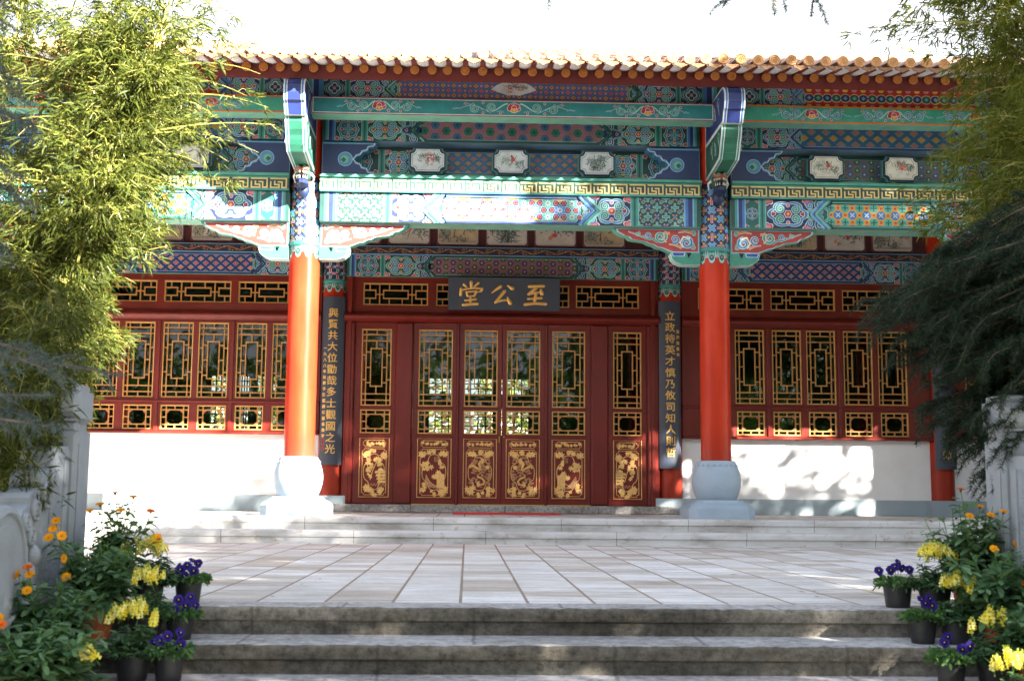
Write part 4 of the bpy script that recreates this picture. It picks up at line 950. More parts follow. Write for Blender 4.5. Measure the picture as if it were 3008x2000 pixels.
# centre bay: transoms, posts, door leaves
b = MB(); board(b, -2.23, 2.23, 2.812, 3.313, [(-1.985, -1.065, 2.91, 3.23), (-.95, -.04, 2.91, 3.23), (.04, .95, 2.91, 3.23), (1.045, 1.95, 2.91, 3.23)], YF, YB)
for x0, x1 in ((-2.23, -2.08), (2.06, 2.23), (-1.505, -1.26), (1.26, 1.505)): b.box(x0, x1, 3.115, 3.26, .112, 2.66, 0, (1, 1, 1, 1), .02)
for x0, x1 in ((-.645, -.605), (.605, .645)): b.box(x0, x1, 3.13, 3.26, .112, 2.66, 0, (1, 1, 1, 1), .01)
for x in (-2.16, 2.145): b.box(x-.03, x+.03, 3.10, 3.118, .112, 3.30, 0, (1, 1, 1, 1), .01)
part("door_frame", b, RED)
l = MB(); l.prism([(3.26, 2.662), (3.15, 2.662)]+[(3.12-.075*math.sin(math.pi*i/8), 2.666+.14*i/8) for i in range(9)]+[(3.15, 2.81), (3.26, 2.81)], 'x', -2.23, 2.23)
part("lintel", l, RED, hall, True)
for x0, x1 in ((-1.985, -1.065), (-.95, -.04), (.04, .95), (1.045, 1.95)): window("transom_window", x1-x0, .32, 'r', hall, (x0, YF+.02, 2.91))
b = MB(); b.box(-2.40, 2.44, 2.99, 3.45, 0, .111, 0, (1, 1, 1, 1), .012); part("threshold", b, THRESH)
def maple(cx, cz, r, a0, n=7):
    pts = []
    for i in range(n*2):
        a = a0+math.pi*2*i/(n*2); rr = r*(1. if i % 2 == 0 else .52)*(1.15 if i in (0,) else (.8 if abs(i-n) < 3 else 1)); pts.append((cx+rr*math.cos(a), cz+rr*math.sin(a)))
    return pts
def carve_panel(w, h, kind, flip):
    b = MB(); g = random.Random(kind*7+1)
    b.box(0, w, .0, .02, 0, h, 1)
    def wire(pts, r, mat=0, close=True):
        q = [(p[0], -.003, p[1]) for p in pts]; q = q+[q[0], q[1]] if close else q; b.tube(q, r, None, 5, mat)
    wire([(.006, .006), (w-.006, .006), (w-.006, h-.006), (.006, h-.006)], .0065)
    def notched(x0, x1, z0, z1, c): return [(x0+c, z0), (x1-c, z0), (x1-c, z0+c*.6), (x1-c*.6, z0+c), (x1, z0+c), (x1, z1-c), (x1-c*.6, z1-c), (x1-c, z1-c*.6), (x1-c, z1), (x0+c, z1), (x0+c, z1-c*.6), (x0+c*.6, z1-c), (x0, z1-c), (x0, z0+c), (x0+c*.6, z0+c), (x0+c, z0+c*.6)]
    wire(notched(.045, w-.045, .035, h-.155, .028), .0048); wire(notched(.055, w-.055, h-.128, h-.035, .024), .0048)
    def slab(pts, t, mat=0):
        if flip: pts = [(w-x, z) for x, z in pts][::-1]
        b.prism(pts[::-1], 'y', -t, .001, mat)
    def leafcl(cx, cz, r, n, mat=0):
        for k in range(n): slab(maple(cx+g.gauss(0, r*.5), cz+g.gauss(0, r*.40), r*g.uniform(.75, 1.1), g.uniform(0, 6.3), 6), .006+.010*g.random(), mat)
    m = h-.155; cx, cz = w/2, (m+.035)/2
    for qx in (.105, w-.105):
        for qz in (.105, m-.07): leafcl(qx, qz, .056, 4)
    leafcl(cx, m-.03, .042, 3); leafcl(cx, .06, .042, 3)
    for k in range(7): leafcl(.085+(w-.17)*k/6, h-.082+g.gauss(0, .006), .030, 2)
    q = []
    for i in range(48):      # four-lobed inner frame
        a = 2*math.pi*i/48; sx_, sz_ = w*.345, m*.37; rr = .86+.14*math.cos(4*a); q.append((cx+sx_*rr*math.copysign(abs(math.cos(a))**.7, math.cos(a)), cz+sz_*rr*math.copysign(abs(math.sin(a))**.7, math.sin(a))))
    wire(q, .006, 0)
    if kind == 0:            # dragon among clouds
        for k in range(90):
            x, z = cx+g.uniform(-.30, .30)*w, cz+g.uniform(-.33, .33)*m
            r = g.uniform(.010, .020); t = .004+.006*g.random(); slab([(x+r*1.3*math.cos(2*math.pi*i/8), z+r*.8*math.sin(2*math.pi*i/8)) for i in range(8)], t, 2)
        def S(pts, r):
            pts = [((w-x) if flip else x, -.012, z) for x, z in pts]; b.tube(pts, [r*(1-.5*abs(i/(len(pts)-1)-.4)) for i in range(len(pts))], None, 7)
        S([(.10, .42), (.12, .455), (.17, .43), (.22, .40), (.245, .43), (.225, .48), (.25, .52)], .023); S([(.20, .30), (.27, .275), (.305, .235), (.29, .195), (.25, .19)], .018)
        leafcl(.28, .51, .04, 3); leafcl(.22, .19, .034, 3); leafcl(.235, .40, .03, 2)
        slab([(.345+.03*math.cos(i*.524), .43+.03*math.sin(i*.524)) for i in range(12)], .016); slab([(.345+.02*math.cos(i*.524), .43+.02*math.sin(i*.524)) for i in range(12)], .020)
    elif kind == 1:          # tree, rocks and a robed group
        for qx, qz, r, n in ((.13, .47, .045, 4), (.17, .42, .045, 4), (.34, .49, .04, 4), (.35, .43, .035, 3), (.26, .30, .04, 4)): leafcl(qx, qz, r, n)
        slab([(.28, .14), (.35, .14), (.355, .33), (.33, .37), (.285, .36)], .014); slab([(.345, .13), (.39, .135), (.39, .33), (.35, .33)], .018); slab([(.10, .16), (.30, .13), (.20, .22), (.13, .32)], .007, 2)
        for k in range(5): slab([(.245+.017*k, .50), (.255+.017*k, .50), (.25+.017*k, .58), (.243+.017*k, .57)], .008, 2)
        wire([(.13, .32), (.18, .22), (.29, .15)], .006, 0, False)
    else:                    # pine, pavilion and waves
        for qx, qz, r, n in ((.12, .50, .04, 4), (.17, .45, .045, 4), (.26, .52, .04, 4), (.30, .46, .04, 4), (.13, .37, .035, 3), (.16, .30, .03, 3)): leafcl(qx, qz, r, n)
        for k in range(4): slab([(.26-.012*k, .20+.045*k), (.37, .20+.045*k), (.37, .235+.045*k), (.27-.012*k, .235+.045*k)], .010+.004*(k % 2))
        slab([(.25, .36), (.31, .42), (.37, .36)], .014); slab([(.275, .19), (.30, .19), (.30, .40), (.275, .40)], .018)
        for k in range(14): slab([(.12+.02*k+.014*math.cos(i*.8), .165+.02*(k % 2)+.010*math.sin(i*.8)) for i in range(8)], .005, 2)
        wire([(.16, .24), (.20, .38), (.27, .55)], .007, 0, False)
    return b
LEAVES = ((-2.075, -1.51, -1.99, -1.565, 2, 0), (-1.255, -.648, -1.182, -.70, 1, 0), (-.602, -.004, -.537, -.062, 0, 0), (.004, .602, .062, .54, 0, 1), (.648, 1.255, .707, 1.18, 1, 1), (1.51, 2.055, 1.577, 1.982, 2, 1))
for x0, x1, a, c, kind, flip in LEAVES:
    d = MB(); y0, y1 = 3.155, 3.235; W_ = c-a
    board(d, x0, x1, 1.455, 2.655, [(a, c, 1.479, 2.568)], y0, y1); board(d, x0, x1, 1.064, 1.454, [(a, c, 1.093, 1.430)], y0, y1); board(d, x0, x1, .122, 1.063, [(a, c, .204, 1.034)], y0, y1)
    o = part("door_leaf", d, RED)
    window("door_lattice", W_, 1.089, 't', o, (a, y0+.02, 1.479)); window("door_lattice", W_, .337, 's', o, (a, y0+.02, 1.093))
    p = carve_panel(W_, .83, kind, flip).build("carved_panel", [CARVE, RED, BROWNCARVE], o); p.location = (a, y0+.012, .204)
    if kind == 0:
        hd = MB(); xh = x1-.03 if not flip else x0+.03; hd.tube([(xh, y0-.002, 1.07), (xh, y0-.02, 1.065), (xh, y0-.02, .985), (xh, y0-.002, .98)], .0045, None, 6) if not flip else hd.tube([(xh, y0, 1.06), (xh, y0-.015, 1.06)], .008, .008, 8)
        hd.build("door_handle", BRASS, o)
for x0, x1 in ((-1.25, -.65), (-.60, .60), (.65, 1.25)):
    b = MB(); b.box(x0, x1, 3.10, 3.15, .1115, .120); part("door_sill_strip", b, BRASS)
# inner painted beam, vine band and the row of pictures
def inner_beam(side):
    b = MB(); hw = 2.225 if not side else 1.775; b.box(-hw, hw, 3.12, 3.36, 3.315, 3.62, 0, C(96, 160, 136)); h = .30; P = Painter(b, flat(3.1195, 3.468))
    if not side: beam_paint(P, hw, h, 1.10, .96, 1.68, 1.75, 2.09, 1, 1, lambda P: pat_hex(P, .96, 1.08, h*.80, .068, C(164, 70, 44), C(44, 92, 60), C(40, 62, 110), C(110, 130, 160), YELLOW), ENDC, [GREEN, LGREEN, DGREEN], DGREEN)
    else: beam_paint(P, hw, h, .92, .78, 1.36, 1.42, 1.66, 2, 0, lambda P: pat_diamond(P, .78, .9, h*.80, .070, .062, NAVY, C(204, 60, 54), C(222, 128, 40), LBLUE), ENDC, [NAVY, LGREEN, NAVY], NAVY)
    return b
place("inner_beam", lambda: inner_beam(0), lambda: inner_beam(1))
def vine_band(side):
    b = MB(); hw = 2.225 if not side else 1.775; b.box(-hw, hw, 3.09, 3.30, 3.625, 3.752, 0, C(104, 148, 178)); P = Painter(b, flat(3.0895, 3.688))
    P.rect(-hw, -.055, hw, .05, C(28, 38, 64), 1); P.rect(-hw, -.062, hw, -.052, LBLUE, 2); n = round(2*hw/.34); s = 2*hw/n; G2 = C(176, 122, 56)
    P.ribbon([(-hw+i*s/8, .026*math.sin(i*math.pi/4)) for i in range(n*8+1)], .012, G2, 2)
    for i in range(n*2):
        x = -hw+(i+.5)*s/2; q = 1 if i % 2 else -1; P.spiral(x+.02, q*.012, .028, q*1.57, -q*1.3, .009, G2, None, 2, 9); P.spiral(x-.05, -q*.02, .018, 0, q*1.2, .008, G2, None, 2, 8); P.disc(x+.07, q*.03, .010, G2, 3, 6)
    return b
place("vine_band", lambda: vine_band(0), lambda: vine_band(1))
b = MB(); b.box(-HX, HX, 3.20, 3.36, 3.755, 4.7); part("picture_board", b, plain("dark_brown_red_board", C(72, 30, 28), .5))
k = 0
for cx in [-2.05+.70*i for i in range(-5, 12)]:
    if min(abs(cx-q) for q in (-2.4, 2.4, -6.3, 6.3)) < .33: continue
    if abs(cx) > 6.6: continue
    p = MB(); w_, h_ = .61, .48; p.box(-w_/2, w_/2, 3.175, 3.199, 3.79, 3.79+h_, 0, C(120, 74, 78), .006); P = Painter(p, flat(3.1745, 3.79+h_/2))
    tone = [C(206, 200, 186), C(196, 176, 138), C(212, 206, 194)][k % 3]
    c = .03; q = [(-w_/2+.02+c, -h_/2+.02), (w_/2-.02-c, -h_/2+.02), (w_/2-.02, -h_/2+.02+c), (w_/2-.02, h_/2-.02-c), (w_/2-.02-c, h_/2-.02), (-w_/2+.02+c, h_/2-.02), (-w_/2+.02, h_/2-.02-c), (-w_/2+.02, -h_/2+.02+c)]
    P.poly(q, PALE, 1); P.poly([(x*.975, y*.965) for x, y in q], C(90, 84, 74), 2); P.poly([(x*.965, y*.952) for x, y in q], tone, 3); P.clip = [(x*.95, y*.93) for x, y in q]
    ink_picture(P, w_, h_*.92, 20+k, ['landscape', 'bird', 'landscape', 'bamboo', 'flower'][k % 5], 4); k += 1
    p.build("painted_picture", PAINT, hall).location = (cx, 0, 0)
# room behind the lattice
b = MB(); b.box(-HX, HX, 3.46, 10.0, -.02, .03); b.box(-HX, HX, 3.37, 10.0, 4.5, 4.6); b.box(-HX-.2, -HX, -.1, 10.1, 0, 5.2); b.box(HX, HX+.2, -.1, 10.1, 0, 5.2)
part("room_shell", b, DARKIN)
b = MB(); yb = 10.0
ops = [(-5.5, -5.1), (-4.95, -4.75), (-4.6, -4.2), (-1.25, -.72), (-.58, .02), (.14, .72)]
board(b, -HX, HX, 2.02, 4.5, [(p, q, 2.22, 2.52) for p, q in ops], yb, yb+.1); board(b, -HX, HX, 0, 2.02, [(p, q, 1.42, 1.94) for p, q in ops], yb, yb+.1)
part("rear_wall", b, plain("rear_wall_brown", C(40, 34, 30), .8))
for p, q in ops:
    for z0, z1 in ((1.42, 1.94), (2.22, 2.52)):
        bb = MB(); w_ = q-p
        for i in range(5): bb.box(p+w_*i/4-.012, p+w_*i/4+.012, yb+.03, yb+.06, z0, z1)
        for i in range(1, 3): bb.box(p, q, yb+.032, yb+.058, z0+(z1-z0)*i/3-.01, z0+(z1-z0)*i/3+.01)
        part("rear_lattice", bb, RED)

# ------------------------------------------------------------------ name board, couplet boards, mat
def brush(b, pts, widths, m=0):
    """one brush stroke as a swollen flattened tube; pts in board units"""
    P = [Vector((x, 0, z)) for x, z in pts]; W = widths if isinstance(widths, (list, tuple)) else [widths]*len(pts)
    if len(W) != len(P): W = [W[0]+(W[-1]-W[0])*i/(len(P)-1) for i in range(len(P))]
    Q, WW = [], []
    for i in range(len(P)-1):
        for t in range(5): Q.append(P[i].lerp(P[i+1], t/5)); WW.append(W[i]+(W[i+1]-W[i])*t/5)
    Q.append(P[-1]); WW.append(W[-1])
    d0, d1 = (Q[0]-Q[1]).normalized(), (Q[-1]-Q[-2]).normalized()
    Q = [Q[0]+d0*WW[0]*.5, Q[0]+d0*WW[0]*.34]+Q+[Q[-1]+d1*WW[-1]*.34, Q[-1]+d1*WW[-1]*.5]; WW = [WW[0]*.3, WW[0]*.75]+WW+[WW[-1]*.75, WW[-1]*.3]
    b.tube(Q, [w_/2 for w_ in WW], None, 10, m, (1, 1, 1, 1), .55)
CH = {'tang': [([(590, 285), (625, 318)], (44, 30)), ([(700, 250), (702, 325)], (52, 40)), ([(812, 262), (740, 318)], (46, 14)), ([(545, 350), (538, 440)], (44, 46)), ([(545, 372), (640, 348), (760, 335), (858, 348)], (30, 30)), ([(868, 350), (858, 388), (802, 400)], (46, 14)),
      ([(628, 398), (645, 462)], (34, 28)), ([(628, 396), (778, 386)], (26, 26)), ([(782, 392), (748, 462)], (44, 30)), ([(645, 462), (748, 458)], (22, 24)), ([(612, 527), (772, 508)], (32, 36)), ([(692, 466), (690, 570)], (34, 32)), ([(580, 594), (690, 584), (798, 580)], (48, 44))],
      'gong': [([(1150, 316), (1085, 362), (1022, 410)], (58, 18)), ([(1266, 300), (1338, 340)], (24, 66)), ([(1218, 388), (1150, 470), (1076, 556)], (54, 38)), ([(1076, 558), (1180, 526), (1275, 520)], (36, 30)), ([(1268, 490), (1308, 566)], (34, 66))],
      'zhi': [([(1602, 310), (1822, 304)], (48, 52)), ([(1708, 336), (1592, 430)], (50, 40)), ([(1592, 432), (1690, 408), (1775, 400)], (38, 28)), ([(1785, 372), (1798, 422)], (50, 62)), ([(1586, 502), (1792, 488)], (34, 40)), ([(1708, 408), (1690, 530)], (42, 50)), ([(1538, 588), (1700, 570), (1858, 580)], (50, 48))]}
nb = empty("name_board", (.01, 2.99, 2.83)); tag(nb, "wide slate board with three large gold characters hung above the doors", "signboard")
nb.rotation_euler = (R(7), 0, 0)
b = MB(); b.box(-.785, .79, -.03, .03, 0, .465, 0, (1, 1, 1, 1), .006); b.build("board", BOARD, nb)
for nm, sts in CH.items():
    b = MB()
    for pts, ws in sts: brush(b, [(-.785+(x-345)/1737*1.575, .465-(y-(163+(x-345)*.012))/507*.465) for x, y in pts], tuple(v*.00092 for v in ws))
    o = b.build("gold_character", GOLD, nb, True); o.location = (0, -.036, 0)
def text_mesh(name, body, size, mat, parent, ext=.006, off=.0, space=1.0, bend=None):
    c = bpy.data.curves.new(name, 'FONT'); c.body = body; c.size = size; c.extrude = ext; c.offset = off; c.align_x = 'CENTER'; c.space_line = space; c.bevel_depth = .0012; c.bevel_resolution = 0; c.resolution_u = 2
    t = bpy.data.objects.new(name+"_curve", c); COL.objects.link(t); bpy.context.view_layer.update()
    me = bpy.data.meshes.new_from_object(t.evaluated_get(bpy.context.evaluated_depsgraph_get())); bpy.data.objects.remove(t); bpy.data.curves.remove(c)
    me.name = name; me.materials.clear(); me.materials.append(mat)
    o = bpy.data.objects.new(name, me); COL.objects.link(o); o.parent = parent
    for v in me.vertices:
        x, y, z = v.co; yy = -z
        if bend: r_, dx, y00 = bend; yy += -math.sqrt(max(r_*r_-(x+dx)**2, 0))+y00
        v.co = (x, yy, y)
    return o
SEAL = plain("red_seal", C(196, 74, 56), .5)
def couplet(x, z0, z1, label, main, small, smx, smz, mz, pitch, seal):
    t = empty("couplet_board", (x, DI, z0)); tag(t, label, "signboard", "couplet boards on the columns"); H = z1-z0; r = .235; a = .72
    b = MB(); n = 14; prof = [((r+.0)*math.sin(-a+2*a*i/n), -(r)*math.cos(-a+2*a*i/n)) for i in range(n+1)]; inn = [((r-.03)*math.sin(-a+2*a*i/n), -(r-.03)*math.cos(-a+2*a*i/n)) for i in range(n+1)]
    b.prism(prof+inn[::-1], 'z', 0, H); b.build("board", BOARD, t, True)
    o = text_mesh("lettering", "\n".join(main), .146, GOLD, t, .004, .0008, 1.16, (r+.004, 0, 0)); 
    me = o.data; ys = [v.co.z for v in me.vertices]; s = (mz[1]-mz[0])/(max(ys)-min(ys)); ym = max(ys)
    for v in me.vertices: v.co.z = mz[1]-z0+(v.co.z-ym)*s
    if small:
        o2 = text_mesh("inscription", "\n".join(small), .046, GOLD, t, .003, .001, 1.6, (r+.003, smx, 0)); me = o2.data; ys = [v.co.z for v in me.vertices]; s = (smz[1]-smz[0])/(max(ys)-min(ys)); ym = max(ys)
        for v in me.vertices: v.co.z = smz[1]-z0+(v.co.z-ym)*s; v.co.x += smx
    if seal:
        b = MB()
        for i in range(3):
            zc = .87+.062*i-z0; y_ = -math.sqrt(r*r-smx*smx)
            for (p, q, u, v) in ((-.019, .019, -.021, -.015), (-.019, .019, .015, .021), (-.019, -.013, -.015, .015), (.013, .019, -.015, .015), (-.009, .008, -.009, -.003), (-.006, .009, .003, .009)): b.box(smx+p, smx+q, y_-.010, y_+.004, zc+u, zc+v)
        b.build("seal", SEAL, t)
    return t
couplet(-2.385, .645, 3.005, "dark curved couplet board with three red seals on the column left of the doors", "與賢共大位勖哉多士觀國之光", "一九八八年秋蔡予勳題樟縣聖倫集字", -.105, (1.02, 2.28), (.80, 2.84), 0, True)
couplet(2.375, .64, 3.01, "dark curved couplet board without seals on the column right of the doors", "立政待英才慎乃攸司知人則哲", "清康熙舊句", .115, (2.22, 2.60), (.80, 2.86), 0, False)
couplet(6.30, .665, 3.01, "dark curved couplet board behind the dark cedar branches at the right end", "命", "", 0, None, (.80, .96), 0, False)
b = MB(); b.box(-.66, .74, 1.75, 2.58, .0015, .016, 0, (1, 1, 1, 1), .004); mt = b.build("door_mat", MATRED); tag(mt, "long thin red mat on the floor in front of the doors", "mat")

# ------------------------------------------------------------------ carved stone balustrades beside the stair
def balustrade(label, mirror, loc):
    t = empty("stair_balustrade", loc); tag(t, label, "balustrade")
    s = -1 if mirror else 1
    def X(a, b_): return (a, b_) if s > 0 else (-b_, -a)
    # post (local x: 0 = stair side face, going outward negative for the left one)
    p = MB()
    def pb(a, c, y0, y1, z0, z1, bev=.012): x0, x1 = X(a, c); p.box(x0, x1, y0, y1, z0, z1, 0, (1, 1, 1, 1), bev)
    pb(-.20, 0, -.10, .10, -.02, .80, .018)
    pb(.0, .006, -.075, .075, .06, .74, .004)
    pb(-.185, -.015, -.085, .085, .80, .845, .01); pb(-.195, -.005, -.095, .095, .845, .86, .004); pb(-.205, .005, -.105, .105, .86, .99, .03); pb(-.19, -.01, -.09, .09, .99, 1.02, .02)
    p.build("post", BALU, t)
    # raking side slab with stepped scroll outline (y, z)
    out = [(-.101, -1.3), (-.101, .70), (-.13, .725), (-.30, .72), (-.335, .70), (-.36, .655), (-.37, .62), (-.42, .61), (-.455, .585), (-.47, .55), (-.462, .535), (-.50, .53), (-.545, .525), (-.585, .510), (-.605, .49), (-.598, .465), (-.63, .45), (-.665, .44), (-.68, .42), (-.70, .40), (-1.1, .30), (-1.5, .05), (-1.9, -.25), (-2.6, -.75), (-2.6, -1.3)]
    q = MB(); x0, x1 = X(-.17, -.03); q.prism(out, 'x', x0, x1, 0)
    xs_ = X(-.03, -.018)
    def face(pts, c0, c1, mat=0): q.prism(pts, 'x', *X(c0, c1), mat)
    face([(-.20, -.9), (-.20, .66), (-.29, .66), (-.345, .58), (-.36, .3), (-.56, .2), (-.8, -.05), (-1.3, -.4), (-1.3, -.9)], -.0295, -.024, 1)
    q.box(*X(-.03, -.012), -.20, -.16, -.9, .66, 0, (1, 1, 1, 1), .005)
    def vol(cy, cz, r, turns, w_, h0=.0):
        pts = []
        for i in range(30): a = 2.2+turns*2*math.pi*i/29; rr = r*(1-.85*i/29); pts.append((s*(-.022+h0), cy+rr*math.cos(a), cz+rr*math.sin(a)))
        q.tube(pts, w_, w_*.6, 6)
    for cy, cz, r in ((-.405, .50, .062), (-.53, .44, .05), (-.575, .33, .042), (-.64, .39, .04), (-.33, .585, .045)): vol(cy, cz, r, 2.2, .011)
    for cy, cz, r in ((-.545, .245, .04), (-.60, .17, .045), (-.57, .10, .035), (-.62, .02, .04)):
        vs = [];
        for j in range(6):
            tt = math.pi/2*j/5
            for i in range(12): a = 2*math.pi*i/12; vs.append((s*(-.026+.035*math.sin(tt)), cy+r*math.cos(tt)*math.cos(a), cz+r*1.2*math.cos(tt)*math.sin(a)))
        q.add(vs, [(j*12+i, j*12+(i+1) % 12, (j+1)*12+(i+1) % 12, (j+1)*12+i) for j in range(5) for i in range(12)])
    q.build("side_slab", [BALU, PECK], t)
    d = MB(); cy, cz, r = -.92, .205, .255
    prof = [(r-.004, -.19), (r, -.18), (r, -.01), (r-.006, .002), (r-.028, .010), (r-.034, .006), (r-.036, -.004), (r-.075, -.004), (r-.079, .0), (0, .0)]
    n = 56; vs = []
    for rr, xx in prof:
        for i in range(n): a = 2*math.pi*i/n; vs.append((s*xx, cy+rr*math.cos(a)*.98, cz+rr*math.sin(a)))
    d.add(vs, [(j*n+i, j*n+(i+1) % n, (j+1)*n+(i+1) % n, (j+1)*n+i) for j in range(len(prof)-1) for i in range(n)])
    d.build("drum_stone", BALU, t, True)
    return t
balustrade("grey marble balustrade with round drum stone and scrolls, left of the stair", False, (-2.30, -8.32, T0))
balustrade("grey marble balustrade post and slab at the right edge of the stair", True, (2.09, -8.32, T0))

# ------------------------------------------------------------------ foliage tools
def norm(a): return a/np.maximum(np.linalg.norm(a, axis=-1, keepdims=True), 1e-9)
def leaf_strips(P, D, L, W, stations, droop, up=None, fold=.0):
    """strip leaves: base P (n,3), direction D (n,3), length L (n), width W (n); stations [(t, w)...]; droop (n) downward bend"""
    n = len(P); D = norm(D); r = rng.normal(0, 1, (n, 3)) if up is None else up+rng.normal(0, .35, (n, 3))
    S = norm(np.cross(D, r)); k = len(stations); V = np.zeros((n, k*2, 3))
    for i, (t, w_) in enumerate(stations):
        c = P+D*(L*t)[:, None]; c = c+np.array([0, 0, -1.])*(droop*L*t*t)[:, None]
        V[:, 2*i] = c+S*(W*w_/2)[:, None]; V[:, 2*i+1] = c-S*(W*w_/2)[:, None]
    base = (np.arange(n)*k*2)[:, None]
    F = np.concatenate([base+np.array([[2*i, 2*i+2, 2*i+3, 2*i+1]]) for i in range(k-1)], axis=1).reshape(-1, 4)
    return V.reshape(-1, 3), F, k-1
def tint(n, a, b, j=.12):
    t = rng.random(n)[:, None]; c = np.array(a)[None]*(1-t)+np.array(b)[None]*t; c = c*(1+rng.normal(0, j, (n, 1))); c = np.clip(c, .002, 1); c[:, 3] = 1; return c
class Leaves:
    def __init__(s): s.V, s.F, s.C, s.o = [], [], [], 0
    def add(s, P, D, L, W, stations, droop, cols, up=None):
        V, F, k = leaf_strips(P, D, L, W, stations, droop, up); s.V.append(V); s.F.append(F+s.o); s.o += len(V); s.C.append(np.repeat(cols, k, axis=0))
    def build(s, name, mat, parent): return np_mesh(name, np.concatenate(s.V), np.concatenate(s.F), np.concatenate(s.C), mat, parent)
BAMB_ST = [(0, .12), (.25, 1.), (.62, .72), (1, .03)]
def curve_pts(a, b, sag, n=8, side=None):
    a, b = np.array(a, float), np.array(b, float); t = np.linspace(0, 1, n)[:, None]; p = a*(1-t)+b*t
    p[:, 2] += sag*4*(t*(1-t))[:, 0]
    if side is not None: p += np.array(side)*4*(t*(1-t))
    return p
def bamboo(label, culms, sprays, seed, leafcol, leaflen=.085):
    global rng; rng = np.random.default_rng(seed)
    t = empty("bamboo", (culms[0][0][0], culms[0][0][1], T0)); tag(t, label, "bamboo"); inv = Matrix.Translation(-Vector(t.location))
    o_ = np.array(t.location); lines = []
    for base, top, sag in culms:
        p = curve_pts(base, top, sag, 22, (0, 0, 0)); lines.append(p); b = MB()
        b.tube([tuple(q-o_) for q in p], [.013*(1-.75*i/21)+.0015*(i % 3 == 0) for i in range(22)], None, 7); b.build("culm", BAMB, t, True)
    allp = np.concatenate(lines); lv = Leaves(); br = MB()
    for tip, n_cl, spread in sprays:
        tip = np.array(tip); d = np.linalg.norm((allp-tip)*np.array([1, 1, 1.]), axis=1)+np.abs(allp[:, 2]-(tip[2]-.15))*.8; st = allp[np.argmin(d)]
        if np.linalg.norm(tip-st) > 1.1: st = tip+norm((st-tip)[None])[0]*1.1
        p = curve_pts(st, tip, .06+.05*rng.random(), 9, rng.normal(0, .03, 3))
        br.tube([tuple(q-o_) for q in p], .0042, .0012, 4)
        m = n_cl; tt = np.clip(rng.beta(1.5, 1.1, m), .12, 1)
        idx = tt*8; i0 = np.minimum(idx.astype(int), 7); f = (idx-i0)[:, None]; base = p[i0]*(1-f)+p[i0+1]*f; dirn = norm(p[np.minimum(i0+1, 8)]-p[i0])
        off = rng.normal(0, 1, (m, 3))*np.array([spread, spread, spread*.75]); off[:, 2] -= .02; c = base+off*(.35+.65*(1-tt))[:, None]
        for j in range(0, m, 2): br.tube([tuple(base[j]-o_), tuple((base[j]+c[j])/2+np.array([0, 0, .015])-o_), tuple(c[j]-o_)], .0018, .0009, 3)
        k = rng.integers(6, 11, m); P = np.repeat(c, k, axis=0); N = len(P)
        D = np.repeat(norm(off+dirn*.08), k, axis=0)*.55+np.repeat(dirn, k, axis=0)*.55+rng.normal(0, .55, (N, 3)); D[:, 2] -= .12
        P = P+rng.normal(0, .012, (N, 3)); L = leaflen*rng.uniform(.55, 1.35, N); W = L*rng.uniform(.10, .145, N)
        lv.add(P-o_, D, L, W, BAMB_ST, rng.uniform(0, .35, N), tint(N, *leafcol))
    lv.build("foliage", LEAF, t); br.build("branches", BAMB, t)
    return t
def xlim(z, tab): return float(np.interp(z, [a for a, _ in tab], [c for _, c in tab]))
LT = [(.0, -3.25), (.24, -3.12), (.32, -2.95), (.57, -2.76), (.95, -2.74), (1.1, -2.56), (1.34, -2.62), (1.6, -2.55), (1.81, -2.27), (2.08, -2.08), (2.27, -1.76), (2.52, -1.70), (2.76, -1.82), (2.87, -1.74), (3.2, -1.96), (3.6, -2.05), (4.4, -2.2)]
g0 = np.random.default_rng(21); spr = []
for i in range(900):
    z = g0.uniform(.05, 3.75); xl = xlim(z, LT)-.40*min(max((z-1.7)/.5, 0), 1); y = g0.uniform(-7.6, -6.35); x = xl-abs(g0.normal(0, .55)) if g0.random() < .62 else g0.uniform(xl-1.5, xl)
    if z > 2.95 and g0.random() < .60: continue
    if z < .55 and g0.random() < .35: continue
    spr.append(((x, y, z), int(g0.integers(12, 24)), .10))
for i in range(210): z = g0.uniform(-.05, 1.95); spr.append(((xlim(z, LT)-abs(g0.normal(0, .35)), g0.uniform(-7.6, -6.8), z), 16, .09))
for z in np.arange(.35, 3.5, .13): spr.append(((xlim(z, LT)-.02+g0.normal(0, .04), g0.uniform(-7.3, -6.6), z), 14, .07))
for x, y, z in ((-2.55, -8.55, .95), (-2.42, -8.5, .80), (-2.35, -8.55, .66), (-2.62, -8.5, .62), (-2.5, -8.6, .50), (-2.7, -8.6, .75), (-2.75, -8.5, .45), (-2.45, -8.55, .92), (-2.30, -8.5, .84), (-2.6, -8.6, .36), (-2.75, -8.6, .25)): spr.append(((x, y, z), 15, .075))
for i in range(64): spr.append(((-2.27-abs(g0.normal(0, .22)), g0.uniform(-9.0, -8.65), g0.uniform(.18, .78)), 14, .075))
for i in range(34): spr.append(((-2.28-abs(g0.normal(0, .16)), g0.uniform(-8.75, -8.5), g0.uniform(.42, 1.15)), 15, .075))
for z in np.arange(1.9, 3.0, .09): spr.append(((xlim(z, LT)-.15-abs(g0.normal(0, .3)), g0.uniform(-7.3, -6.6), z), 16, .08))
culms = [((-4.4+.16*i+g0.normal(0, .05), -7.4+.19*((i*5) % 8), T0), (-3.9+.24*i+g0.normal(0, .1), -7.3+.17*((i*3) % 8), 3.6+.9*g0.random()), .25) for i in range(9)]
bamboo("tall yellow green bamboo clump rising behind the left stair balustrade", culms, spr, 31, (C(46, 56, 20), C(86, 92, 36)), .062)
